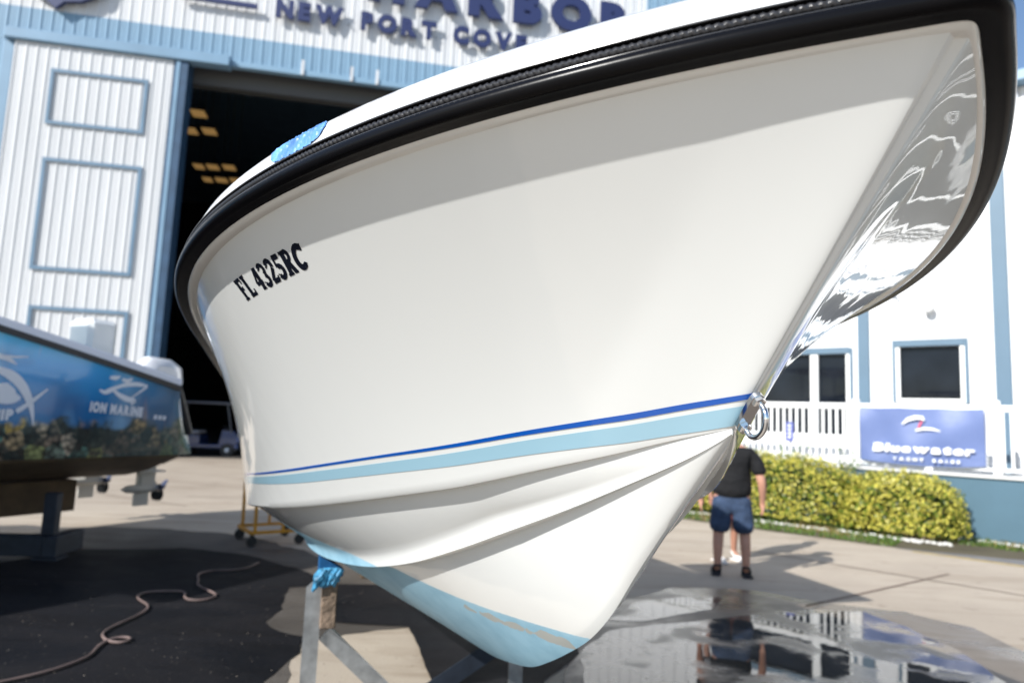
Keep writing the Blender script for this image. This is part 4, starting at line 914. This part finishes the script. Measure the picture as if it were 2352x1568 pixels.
# ------------------------------------------------------------------ rolling ladder
M_ORG = mat('orange_yellow_steel', (.55, .25, .02), .45, noise=(12, .25))
lp = ground(500/3.92*0+573, 1256); rp = ground(690, 1248); ax_ = math.atan2(rp[1]-lp[1], rp[0]-lp[0]); Wd = math.hypot(rp[0]-lp[0], rp[1]-lp[1])
lad = empty('rolling_ladder', (lp[0], lp[1], 0), ax_, 'orange rolling stair ladder on casters behind the white hull', 'ladder')
LD = .62; mb = MB()
zb = .17
for y in (0, LD): mb.bar((0, y, zb), (Wd, y, zb), .035, .035)
for x in (0, Wd): mb.bar((x, .02, zb), (x, LD-.02, zb), .035, .035)
mb.build('base_frame', M_ORG, lad)
legs = MB(); x1 = Wd*.78
for y in (0, LD): legs.bar((.05, y, zb+.018), (.02, y, 2.1), .035, .035); legs.bar((x1+.12, y, zb+.018), (x1-.06, y, .60), .035, .035); legs.bar((Wd*.62, y, zb), (Wd*.62, y, .58), .03, .03); legs.bar((.05, y, .56), (x1-.05, y, .56), .035, .045); legs.bar((Wd-.04, y, zb), (Wd-.04, y, .42), .03, .03)
legs.build('frame', M_ORG, lad)
for i, (x, z) in enumerate(((x1+.04, .36), (Wd*.62, .58), (Wd*.38, .80), (Wd*.18, 1.02))): MB().box((x-.09, .02, z), (x+.09, LD-.02, z+.03), bev=.004).build('step', M_ORG, lad)
hr = MB()
for y in (0, LD): hr.tube([(.03, y, 1.1), (.03, y, 2.0), (.10, y, 2.08), (Wd*.6, y, 1.55), (Wd*.72, y, 1.4), (Wd*.72, y, .6)], .016, 8)
hr.build('handrail', M_ORG, lad)
for x, y in ((.02, 0), (Wd-.02, 0), (.02, LD), (Wd-.02, LD)):
    c_ = MB(); c_.lathe([(.02, -.02), (.06, -.02), (.065, -.01), (.065, .01), (.06, .02), (.02, .02)], (x, y, .0655), 16, 'y'); c_.box((x-.02, y-.03, .07), (x+.02, y-.022, zb-.018)); c_.box((x-.02, y+.022, .07), (x+.02, y+.03, zb-.018)); c_.build('caster', M_BLACK, lad)

# ------------------------------------------------------------------ stand under the white boat
stand = empty('boat_stand', (BX, BY, 0), BRZ, 'galvanised steel boat stand with wooden block and blue pad under the white hull', 'boat stand')
Rb = Matrix.Rotation(-BRZ, 3, 'Z')
def toB(p): v = Rb @ Vector((p[0]-BX, p[1]-BY, 0)); return np.array([v.x, v.y, p[2]])
def at(px, py, D):
    r = ray(px, py); q = CP+r*(D/r[1]); return toB(q)
Dp = 3.92; top = at(722, 1318, Dp); bot = at(706, 1600, Dp); bot[2] = 0.
def postx(x, y, z1, name='post', m=M_STEEL, mirror=False):
    mb = MB(); w_ = .075; t_ = .008; mb.add([(x-w_/2, y-t_, 0), (x+w_/2, y-t_, 0), (x+w_/2, y+t_, 0), (x-w_/2, y+t_, 0), (x-w_/2, y-t_, z1-.07), (x+w_/2, y-t_, z1), (x+w_/2, y+t_, z1), (x-w_/2, y+t_, z1-.07)], [(0, 3, 2, 1), (4, 5, 6, 7), (0, 1, 5, 4), (1, 2, 6, 5), (2, 3, 7, 6), (3, 0, 4, 7)])
    mb.box((x+w_/2, y-t_, 0), (x+w_/2+.01, y+.07, z1)); return mb.build(name, m, stand)
XS = top[0]; YSd = top[1]
M_OLDWOOD = mat('weathered_wood', (.20, .145, .105), .85, noise=(18, .5, 8), bump=(35, 1., .012))
hx = .5*(at(772, 1380, Dp)[0]+at(738, 1380, Dp)[0]); hw = abs(at(772, 1380, Dp)[0]-at(736, 1380, Dp)[0])/2
XP = toB((.09, 4.3, 0))[0]
def side_support(sgn):
    x = XS if sgn > 0 else XP; postx(x, YSd, top[2]-(.0 if sgn > 0 else .12)); cx = hx if sgn > 0 else XP-.06
    zt = .80; zb_ = at(755, 1440, Dp)[2]
    mb = MB(); mb.box((cx-hw, YSd-.06, zb_ if sgn > 0 else .72), (cx+hw, YSd+.10, zt-.001), bev=.006); mb.build('wood_block', M_OLDWOOD, stand)
    # pad shaped to the hull bottom
    pd = MB(); xs0 = np.linspace(cx-sgn*-.0-.065, cx+.065, 7); ys0 = np.linspace(YSd-.07, YSd+.11, 5)
    def hz_(x_, y_):
        w_ = abs(x_); u_ = y_; a_, b_ = float(wr(np.array(u_))), float(wc(np.array(u_)))
        if w_ > a_: t_ = (w_-a_)/(b_-a_); return float(zr(np.array(u_)))+(float(zc(np.array(u_)))-float(zr(np.array(u_))))*t_-.012
        return float(zk(np.array(u_)))+(float(zr(np.array(u_)))-float(zk(np.array(u_))))*w_/a_-.014
    T = np.array([[(x_, y_, hz_(x_, y_)) for x_ in xs0] for y_ in ys0]); Bm = T.copy(); Bm[..., 2] = zt+.002
    pd.grid(T); pd.grid(Bm, flip=True); pd.grid(np.array([T[0], Bm[0]])); pd.grid(np.array([T[-1], Bm[-1]]), flip=True); pd.grid(np.array([T[:, 0], Bm[:, 0]]), flip=True); pd.grid(np.array([T[:, -1], Bm[:, -1]]))
    me = pd.mesh('pad', 30); fix_normals(me); link('pad', me, mat('deep_blue_pad_carpet', (.0, .07, .20), .8, noise=(20, .3)), stand)
    rgp = np.random.default_rng(5); rag = MB()
    for k in range(6):
        x_ = cx-hw-.04+k*.021+rgp.normal()*.006; L = .015+.055*rgp.random()*(1.3 if k in (0, 1) else .8); y_ = YSd-.074-.014*rgp.random(); rag.tube([(x_+.035, y_+.012, zt+.04), (x_+.012+rgp.normal()*.006, y_-.004, zt+.012), (x_+rgp.normal()*.008, y_, zt-L*.6), (x_-.008+rgp.normal()*.01, y_+.006, zt-L)], [.016, .021, .016+.006*rgp.random(), .007], 7)
    rag.box((cx-hw-.01, YSd-.075, zt-.03), (cx+hw+.008, YSd-.062, zt+.05), bev=.005)
    if sgn > 0: rag.build('paint_rag', mat('sky_blue_paint_rag', (.05, .26, .46), .55, noise=(30, .7), bump=(60, .8, .004)), stand)
side_support(1); side_support(-1)
# diagonals and base
YB2 = YSd+.02
b1 = at(745, 1452, Dp+.05); b1e = at(885, 1592, Dp+.12); dv = b1e-b1; b1g = b1+dv*((b1[2]-.08)/(b1[2]-b1e[2]))
mb = MB(); mb.bar((b1[0], YB2, b1[2]), (b1g[0], YB2, .08), .085, .010, upv=(0, 1, 0)); mb.bar((b1[0]+.03, YB2+.025, b1[2]+.02), (b1g[0]+.03, YB2+.025, .10), .008, .05, upv=(0, 1, 0)); mb.build('diagonal_brace', M_STEEL, stand)
MB().bar((XP-.03, YB2, .40), (b1g[0]+.12, YB2, .08), .10, .012, upv=(0, 1, 0)).build('diagonal_brace', M_STEELDK, stand)
mb = MB(); mb.box((XS-.05, YB2+.01, .0), (XP+.05, YB2+.07, .06)); mb.build('base_beam', M_STEEL, stand)
for y in (6.9,):
    kz = float(zk(np.array(y))); s2 = empty('keel_block', (BX-math.sin(BRZ)*y, BY+math.cos(BRZ)*y, 0), BRZ, 'wooden keel block under the %s of the white boat, hidden' % ('middle' if y < 6 else 'stern'), 'block')
    MB().box((-.09, -.15, 0), (.09, .15, kz-.008), bev=.01).build('timber', mat('dark_timber', (.085, .055, .03), .8, noise=(4, .4, 6), bump=(12, .4, .01)), s2)

# ------------------------------------------------------------------ the wrapped boat on the left
az2 = rad(27)                                     # its stern points away at this azimuth
A2 = np.array([math.sin(az2), math.cos(az2), 0]); S2 = np.array([math.cos(az2), -math.sin(az2), 0])
def unp(px, py, D): r = ray(px, py); return CP+r*(D/r[1])
st2 = unp(415, 886, 8.6); half = 1.25; L2 = 10.6
org = st2-S2*half; org[2] = 0; wb = empty('wrapped_boat', (org[0], org[1], 0), -az2, 'boat wrapped in a blue ocean and coral reef print standing on timber at the left', 'boat')
# local frame: x starboard(+ visible side), y aft (0 at the transom top, -L2 at the bow), z up
def fr(px, py, x=half):
    "photo point on the visible side plane -> local y,z"
    d_ = ray(px, py); p0 = org+S2*x; t = ((p0-CP) @ S2)/(d_ @ S2); q = CP+t*d_-p0; return q @ A2, q[2]
y0_, z0_ = fr(0, 740); ys_, zs_ = fr(415, 886); yc_, zc_ = fr(0, 1058); yc2, zc2 = fr(350, 1048)
sl_ = (z0_-zs_)/(y0_-ys_)
def w2(y):
    t = np.clip(-y/L2, 0, 1); return half*(1-np.maximum((t-.42)/.58, 0)**2.6)
def sh2(y): return zs_+sl_*y*(1-.25*np.clip(-y/L2, 0, 1))
def ch2(y): return zc2+.0*y+.85*np.clip((-y/L2-.55)/.45, 0, 1)**2.
ysr = np.concatenate([np.linspace(.42, -L2*.7, 50), np.linspace(-L2*.7, -L2, 30)[1:]])
def yadj(y, v): return np.where(y > -.3, np.minimum(y, .0)+np.maximum(y+.0, 0)*(1-v)*1.0, y)     # raked quarter
R_ = []
for v in np.linspace(1, 0, 14):
    wv = w2(ysr)*(.90+.10*v**.8)*np.where(ysr < -L2*.45, 1-(1-v)*.45*np.clip((-ysr/L2-.45)/.55, 0, 1), 1)
    yy = yadj(ysr, v); q = np.clip((ysr-.1)/.32, 0, 1); wv = wv-.10*q**2
    R_.append(np.stack([wv, yy, ch2(ysr)*(1-v)+sh2(np.minimum(ysr, 0))*v], -1))
R_ = np.array(R_); mb = MB()
for s in (1, -1):
    Q_ = R_.copy(); Q_[..., 0] *= s; mb.grid(Q_, flip=s < 0)
T_r = np.array([[(x, R_[i, 0, 1], R_[i, 0, 2]) for x in np.linspace(-R_[i, 0, 0], R_[i, 0, 0], 5)] for i in range(14)]); mb.grid(T_r)
def wrap_mat():
    m = bpy.data.materials.new('ocean_reef_wrap'); m.use_nodes = True; n = m.node_tree; b = n.nodes['Principled BSDF']; b.inputs['Roughness'].default_value = .22; b.inputs['Coat Weight'].default_value = .6; b.inputs['Coat Roughness'].default_value = .06
    tc = n.nodes.new('ShaderNodeTexCoord'); sp = n.nodes.new('ShaderNodeSeparateXYZ'); n.links.new(tc.outputs['Object'], sp.inputs[0])
    def nz(s, d=4, sc=(1, 1, 1), kind='ShaderNodeTexNoise', dist=0):
        mp = n.nodes.new('ShaderNodeMapping'); mp.inputs['Scale'].default_value = sc; n.links.new(tc.outputs['Object'], mp.inputs[0]); t = n.nodes.new(kind); t.inputs['Scale'].default_value = s
        if kind == 'ShaderNodeTexNoise': t.inputs['Detail'].default_value = d; t.inputs['Distortion'].default_value = dist
        n.links.new(mp.outputs[0], t.inputs['Vector']); return t
    def ma(op, a, c=None, cl=False):
        q = n.nodes.new('ShaderNodeMath'); q.operation = op; q.use_clamp = cl
        for i, x in enumerate((a, c)):
            if x is None: continue
            if isinstance(x, (int, float)): q.inputs[i].default_value = x
            else: n.links.new(x, q.inputs[i])
        return q.outputs[0]
    def ramp(f, st):
        r = n.nodes.new('ShaderNodeValToRGB'); e = r.color_ramp.elements
        while len(e) < len(st): e.new(.5)
        for i, (p, c) in enumerate(st): e[i].position = p; e[i].color = (*c, 1)
        n.links.new(f, r.inputs[0]); return r.outputs[0]
    def mix(f, a, c, bl='MIX'):
        q = n.nodes.new('ShaderNodeMixRGB'); q.blend_type = bl
        for i, x in enumerate((f, a, c)):
            if isinstance(x, (int, float)): q.inputs[i].default_value = x
            elif isinstance(x, tuple): q.inputs[i].default_value = (*x, 1)
            else: n.links.new(x, q.inputs[i])
        return q.outputs[0]
    z = sp.outputs['Z']; y = sp.outputs['Y']
    water = ramp(ma('DIVIDE', ma('SUBTRACT', z, 1.2), 1.25, True), [(0, (.016, .06, .17)), (.35, (.008, .15, .40)), (.7, (.012, .31, .70)), (1, (.04, .50, .80))])
    rays = nz(1.1, 2, (1, 1.6, .5)).outputs[0]; water = mix(ma('MULTIPLY', ma('SUBTRACT', rays, .50, True), 4.5, True), water, (.34, .62, .88))
    dark = ma('MULTIPLY', ma('SUBTRACT', nz(.9, 3, (1, 1, 1.5)).outputs[0], .50, True), 4., True); water = mix(dark, water, (.015, .07, .20))
    # brownish masts and rigging-like streaks
    stn = nz(2.6, 3, (1, 1.5, .22), dist=.6).outputs[0]; water = mix(ma('MULTIPLY', ma('SUBTRACT', stn, .63, True), 9, True), water, (.50, .28, .20))
    vz = nz(6., kind='ShaderNodeTexVoronoi'); v2 = nz(15, kind='ShaderNodeTexVoronoi')
    hs = n.nodes.new('ShaderNodeSeparateColor'); n.links.new(vz.outputs['Color'], hs.inputs[0])
    reef = ramp(hs.outputs[0], [(0, (.04, .05, .045)), (.25, (.08, .10, .08)), (.45, (.34, .24, .17)), (.62, (.12, .30, .24)), (.75, (.62, .52, .40)), (.88, (.85, .48, .06)), (1, (.22, .40, .20))])
    reef = mix(ma('MULTIPLY', v2.outputs['Distance'], 1.3, True), reef, (.02, .02, .018))
    gr = nz(9, 6).outputs[0]; reef = mix(ma('MULTIPLY', ma('SUBTRACT', gr, .52, True), 5., True), reef, (.02, .03, .03))
    edge = ma('ADD', ma('SUBTRACT', 1.50, z), ma('MULTIPLY', ma('SUBTRACT', nz(3.4, 5).outputs[0], .5), .55))
    f = ma('MULTIPLY', edge, 14, True); c = mix(f, water, reef)
    # greener haze towards the stern
    c = mix(ma('MULTIPLY', ma('ADD', y, 1.1, True), .5, True), c, (.035, .09, .10))
    n.links.new(c, b.inputs['Base Color']); return m
me = mb.mesh('hull_side', 40); fix_normals(me); link('hull_side', me, wrap_mat(), wb)
# brown bottom with strakes
mb = MB()
def bot2(s):
    yy = ysr[ysr < .38]; cw = R_[-1, :, 0][ysr < .38]; rows = []
    kz_ = .74+.9*np.clip((-yy/L2-.6)/.4, 0, 1)**2
    prof_ = [(1, 0), (.93, -.01), (.90, .12), (.66, .42), (.63, .40), (.60, .46), (.36, .74), (.33, .72), (.30, .78), (0, 1)]
    for a_, b_ in prof_: rows.append(np.stack([s*cw*a_, yadj(yy, 0)-.25*b_*0, ch2(yy)*(1-b_)+kz_*b_], -1))
    return np.array(rows)
Bt = bot2(1); mb.grid(Bt); mb.grid(bot2(-1), flip=True)
b0 = [tuple(Bt[i, 0]) for i in range(len(Bt))]; bl = [(-p[0], p[1], p[2]) for p in b0[:-1]][::-1]; mb.add(b0+bl, [tuple(range(len(b0+bl)))])
me = mb.mesh('bottom', 25); fix_normals(me); link('bottom', me, mat('tan_bottom_paint', (.15, .11, .075), .6, noise=(5, .25)), wb)
# gunwale and rail
yg = np.linspace(0, -L2, 80)
for nm, (ya, xb, za, zb2), mm in (('gunwale', (0, .012, .004, .085), mat('white_gunwale', (.66, .68, .76), .4)), ('rub_rail', (0, .035, -.065, .0), M_BLACK)):
    mb = MB()
    for s in (1, -1):
        W_ = w2(yg); G_ = []
        for a_, z_ in ((-.16, zb2), (xb-.01, zb2), (xb, zb2-.012), (xb, za), (-.0, za), (-.05, za-.0)): G_.append(np.stack([s*np.maximum(W_+a_, 0), yg, sh2(yg)+z_], -1))
        mb.grid(np.array(G_))
    me = mb.mesh(nm, 40); fix_normals(me); link(nm, me, mm, wb)
# black edge running down the raked quarter
q0 = R_[0, 0]; qs = [R_[i, 0]+np.array([.01, .02, 0]) for i in range(0, 10)]
MB().tube(qs, [.05]*10, 8).build('corner_guard', M_BLACK, wb)
mb = MB(); yd = np.linspace(-.05, -L2+.3, 60); mb.grid(np.array([np.stack([k*np.maximum(w2(yd)-.12, 0), yd, sh2(yd)-.05+0*yd], -1) for k in np.linspace(-1, 1, 5)])); me = mb.mesh('deck'); fix_normals(me); link('deck', me, M_GELW, wb)
MB().box((-1.15, .0, zs_-.3), (1.15, .06, zs_+.05), bev=.02).build('transom_top', M_GELW, wb)
# clamp-like seat back and console
x_, z_ = fr(220, 770, 0.35)[0], fr(220, 735, .35)[1]
yA = fr(188, 770, .35)[0]; yB_ = fr(255, 770, .35)[0]
MB().box((.05, yA, 1.9), (.50, yB_, z_), bev=.05).build('leaning_post', M_GELW, wb)
MB().box((-.5, -5.2, 2.2), (.5, -4.2, 3.3), bev=.08).build('console', M_GELW, wb)
for sx in (-1, 1):
    for y in (-4.2, -6.0): MB().tube([(sx*.75, y, 2.3), (sx*.75, y, 4.35)], .025, 8).build('hardtop_leg', M_STEEL, wb)
MB().box((-1.25, -7.9, 4.35), (1.25, -3.3, 4.45), bev=.04).build('hardtop', M_GELW, wb)  # unseen hardtop, added and sized to shade the ground at the left
# outboards with propellers
def outboard(xo, label):
    ob = empty('outboard_motor', (0, 0, 0), 0); ob.parent = wb; ob.location = (xo, .42, 0); ob['label'] = label
    cw = MB(); prof_ = [(-.24, 1.62), (-.27, 1.80), (-.25, 2.02), (-.12, 2.13), (.18, 2.12), (.36, 2.02), (.40, 1.80), (.34, 1.62)]
    nn = 9; G_ = []
    for t in np.linspace(-1, 1, nn):
        k = math.sqrt(max(0, 1-abs(t)**3))*.999+.001; G_.append([(t*.19, .05+(y-.05)*(.55+.45*k), 1.82+(z-1.82)*(.6+.4*k)) for y, z in prof_+prof_[:1]])
    cw.grid(np.array(G_)); cw.add(G_[0][:-1], [tuple(range(8))]); cw.add(G_[-1][:-1], [tuple(range(8))[::-1]]); me = cw.mesh('cowling', 40); fix_normals(me); link('cowling', me, mat('silver_white_cowling', (.62, .63, .66), .2, coat=1, noise=(3, .2)), ob, (0, 0, .22))
    lg = MB(); lg.box((-.09, -.14, 1.0), (.09, .20, 1.83), bev=.03); lg.box((-.055, -.08, .55), (.055, .16, 1.0), bev=.02); lg.box((-.13, -.16, .78), (.13, .24, .80)); lg.lathe([(.01, -.30), (.05, -.22), (.062, -.05), (.062, .12), (.05, .2), (.03, .24)], (0, 0, .56), 14, 'y')
    lg.prism([(-.01, .5), (.01, .5), (.01, .33), (-.01, .36)], -.12, .10); lg.build('leg', mat('pale_grey_leg', (.42, .41, .38), .4), ob)
    pr = empty('propeller', (0, .24, .56)); pr.parent = ob
    for k in range(3):
        a = k*2*PI/3+.4; bl_ = []
        for r in np.linspace(.05, .185, 6):
            wv = .075*math.sin(PI*min(1, (r-.02)/.19))**.6+.012
            bl_.append([(r*math.cos(a+q/r*.8*1), q*.55*(1)+.0, r*math.sin(a+q/r*.8)) for q in np.linspace(-wv, wv, 5)])
        bl_ = np.array(bl_); mb = MB(); mb.grid(bl_); mb.grid(bl_+np.array([0, .006, 0]), flip=True); mb.build('blade', mat('dark_propeller', (.05, .055, .06), .3, .8) if k else mat('blue_tinted_blade', (.18, .22, .42), .25, .8), pr)
    MB().lathe([(.045, -.05), (.045, .06), (.02, .10)], (0, 0, 0), 12, 'y').build('hub', M_BLACK, pr)
outboard(.12, 'right outboard motor with raised propeller'); outboard(-1.1, 'left outboard motor')
# printed lettering and marks on the visible side
M_WPRINT = mat('white_wrap_print', (.66, .69, .76), .4)
def sidept(px, py, off=.006):
    y_, z_ = fr(px, py, half*.97); return y_, z_
def side_x(y_, z_):
    v = (z_-ch2(np.array(y_)))/(sh2(np.array(min(y_, 0)))-ch2(np.array(y_))); v = float(np.clip(v, 0, 1)); q = float(np.clip((y_-.1)/.32, 0, 1))
    return float(w2(np.array(y_)))*(.90+.10*v**.8)-.10*q*q+.006
def side_word(text, pa, pb, hpx, name='letter'):
    ya, za = sidept(*pa); yb, zb_ = sidept(*pb); h = abs(sidept(pa[0], pa[1])[1]-sidept(pa[0], pa[1]-hpx)[1]); ws_ = [letter_mesh(c, h, 1, .003, .07)[1] if c != ' ' else h*.4 for c in text]; tot = sum(ws_)+.12*h*(len(text)-1); k = (yb-ya)/tot; x = 0
    for c, w_ in zip(text, ws_):
        if c != ' ':
            mb, _ = letter_mesh(c, h, 1, .003, .07); nv = []
            for a_, b_, c_ in mb.v:
                yy = ya+(x+a_)*k; zz = za+(zb_-za)*((x+a_)/tot)+c_; nv.append((side_x(yy, zz)+(.002 if b_ < -.001 else 0), yy, zz))
            mb.v = nv; mb.build(name, M_WPRINT, wb)
        x += w_+.12*h
side_word('ION MARINE', (207, 945), (327, 958), 24); side_word('UIP', (-22, 966), (32, 964), 26)
def mark(pts, wd, name='print_mark'):
    P_ = np.array([(side_x(*sidept(*p)), *sidept(*p)) for p in pts]); d = np.r_[0, np.cumsum(np.linalg.norm(np.diff(P_, axis=0), axis=1))]; t = np.linspace(0, d[-1], 24); Q_ = np.stack([np.interp(t, d, P_[:, i]) for i in range(3)], -1)
    for _ in range(3): Q_[1:-1] = .25*Q_[:-2]+.5*Q_[1:-1]+.25*Q_[2:]
    T = np.gradient(Q_[:, 1:], axis=0); T /= np.linalg.norm(T, axis=1)[:, None]; N = np.stack([-T[:, 1], T[:, 0]], -1); wv = np.interp(np.linspace(0, 1, 24), np.linspace(0, 1, len(wd)), wd)[:, None]/2
    A = Q_.copy(); A[:, 1:] += N*wv; Bv = Q_.copy(); Bv[:, 1:] -= N*wv
    for q in (A, Bv): q[:, 0] = [side_x(y_, z_) for y_, z_ in q[:, 1:]]
    MB().grid(np.array([A, Bv])).build(name, M_WPRINT, wb)
def zz3(p): return (p[0]*.2148, 765.6+p[1]*.2148)      # zoomed crop coordinates of the left boat
mark([zz3(p) for p in ((-150, 330), (0, 390), (120, 440), (230, 540), (310, 680), (355, 820), (375, 980))], [.02, .07, .10, .09, .07, .04, .01])
mark([zz3(p) for p in ((190, 835), (330, 740), (510, 595))], [.05, .04, .02])
mark([zz3(p) for p in ((-80, 600), (40, 640), (150, 690), (225, 690))], [.12, .22, .16, .03]); mark([zz3(p) for p in ((-60, 230), (60, 260), (170, 330))], [.05, .05, .01]); mark([zz3(p) for p in ((20, 240), (150, 250), (290, 250))], [.03, .02, .01])
mark([zz3(p) for p in ((1060, 600), (1110, 640), (1200, 590), (1330, 545), (1450, 540), (1560, 560))], [.02, .06, .04, .05, .05, .02]); mark([zz3(p) for p in ((1555, 570), (1490, 620), (1410, 680))], [.03, .02, .015]); mark([zz3(p) for p in ((1210, 610), (1270, 660), (1350, 700), (1440, 720), (1400, 760))], [.03, .05, .06, .06, .02]); mark([zz3(p) for p in ((1160, 470), (1230, 475), (1270, 460))], [.03, .05, .02]); mark([zz3(p) for p in ((1290, 490), (1350, 510), (1400, 480))], [.03, .05, .02])
for x in (1668, 1716, 1762): mark([zz3((x-17, 893+(x-1668)*.1)), zz3((x+17, 895+(x-1668)*.1))], [.05, .05])
for (x0, y0, x1, y1) in ((1600, 545, 1655, 960), (1000, 420, 930, 740), (720, 260, 640, 520), (590, 760, 520, 900)):
    pass
# support under the wrapped boat: timber and steel frame
tb = empty('timber_block', (org[0], org[1], 0), -az2, 'long dark timber beam under the wrapped boat', 'timber')
yE = fr(198, 1180, 0)[0]
M_TIMB = mat('dark_timber', (.085, .055, .03), .8, noise=(4, .4, 6), bump=(12, .4, .01))
for k in range(2): MB().box((-.17+.175*k, -9.0, .36), (-.0+.175*k, min(yE, -.5), .735), bev=.006).build('beam', M_TIMB, tb)
for y in (-1.6, -4.5, -8.2): MB().box((-.35, y-.12, 0), (.35, y+.12, .358), bev=.006).build('cross_timber', M_TIMB, tb)
fs = empty('boat_cradle', (-4.91, 7.60, 0), rad(4), 'low dark steel cradle frame with upright post below the wrapped boat', 'boat cradle')
MB().box((-.075, -.05, .252), (.06, .07, .70), bev=.01).build('upright_post', M_STEELDK, fs)
MB().box((-2.6, -.07, .03), (-.02, .07, .25), bev=.01).build('base_beam', M_STEELDK, fs)
MB().box((-.015, -.10, .03), (.13, .45, .25), bev=.01).build('end_beam', M_STEELDK, fs)
MB().box((-.10, -.12, 0), (.16, .12, .028)).build('foot_plate', M_STEELDK, fs)
MB().box((-2.7, -.12, 0), (-2.4, .12, .028)).build('foot_plate', M_STEELDK, fs)

# ------------------------------------------------------------------ golf cart in the doorway
gp = ground(470, 1046); gc = empty('golf_cart', (gp[0], gp[1]+.3, 0), rad(8), 'dark blue golf cart with pale roof parked just inside the doorway', 'golf cart')
M_CART = mat('dark_blue_cart_paint', (.012, .035, .12), .25, coat=1)
mb = MB(); mb.box((-1.15, -.58, .28), (1.1, .58, .42), bev=.03); mb.prism([(.45, .42), (1.05, .42), (1.12, .62), (.95, .86), (.55, .92)], -.56, .56); mb.prism([(-1.1, .42), (-.2, .42), (-.2, .70), (-.5, .76), (-1.1, .72)], -.55, .55); mb.build('body', M_CART, gc)
MB().box((-.95, -.5, .765), (-.25, .5, .86), bev=.04).build('seat', mat('pale_seat_vinyl', (.30, .30, .32), .5), gc); MB().box((-1.05, -.5, .87), (-.93, .5, 1.25), bev=.04).build('backrest', mat('pale_seat_vinyl', (.30, .30, .32), .5), gc)
MB().box((-1.15, -.62, 1.80), (.85, .62, 1.87), bev=.03).build('roof', mat('pale_roof_plastic', (.13, .135, .16), .4), gc)
mb = MB()
for y in (-.55, .55): mb.bar((-1.0, y, .7), (-1.0, y, 1.80), .035, .035); mb.bar((.85, y, .8), (.65, y, 1.80), .035, .035)
mb.build('roof_post', mat('pale_post', (.09, .10, .12), .4), gc)
for x in (-.8, .75):
    for y in (-.52, .52):
        w_ = empty('wheel', (x, y, .23)); w_.parent = gc; MB().lathe([(.12, -.09), (.21, -.09), (.23, -.06), (.23, .06), (.21, .09), (.12, .09)], (0, 0, 0), 20, 'y').build('tyre', M_BLACK, w_); MB().lathe([(.02, -.095), (.12, -.085), (.12, .085), (.02, .095)], (0, 0, 0), 16, 'y').build('rim', mat('pale_rim', (.45, .5, .6), .3, .6), w_)
mb = MB(); mb.tube([(.62, .25, .9), (.35, .25, 1.05)], .015, 6); mb.build('steering_column', M_BLACK, gc)
for y in (-.4, .4): MB().lathe([(.001, -.01), (.07, -.01), (.06, .02), (.001, .03)], (1.05, y, .72), 12, 'x').build('headlight', mat('clear_lamp', (.6, .6, .6), .1), gc)

# loose grit on the asphalt and pavement
rg = np.random.default_rng(41); mb = MB()
for i in range(700):
    gx_, gy_ = ground(-80+1000*rg.random(), 1290+300*rg.random()**1.0)[:2] if i < 480 else ground(1350+1000*rg.random(), 1330+240*rg.random())[:2]
    r = .0022+.0045*rg.random()**2; a = rg.random()*6.28; z0 = .0105
    V = [(gx_+r*math.cos(a+k*2.1)*(.7+.5*rg.random()), gy_+r*math.sin(a+k*2.1)*(.7+.5*rg.random()), z0) for k in range(3)]+[(gx_, gy_, z0+r*.9)]
    mb.add(V, [(0, 1, 3), (1, 2, 3), (2, 0, 3)])
o = mb.build('grit', mat('pale_grit', (.15, .13, .11), .85)); tag(o, 'pale grit and crumbs scattered over the wet ground', 'grit', kind='stuff')
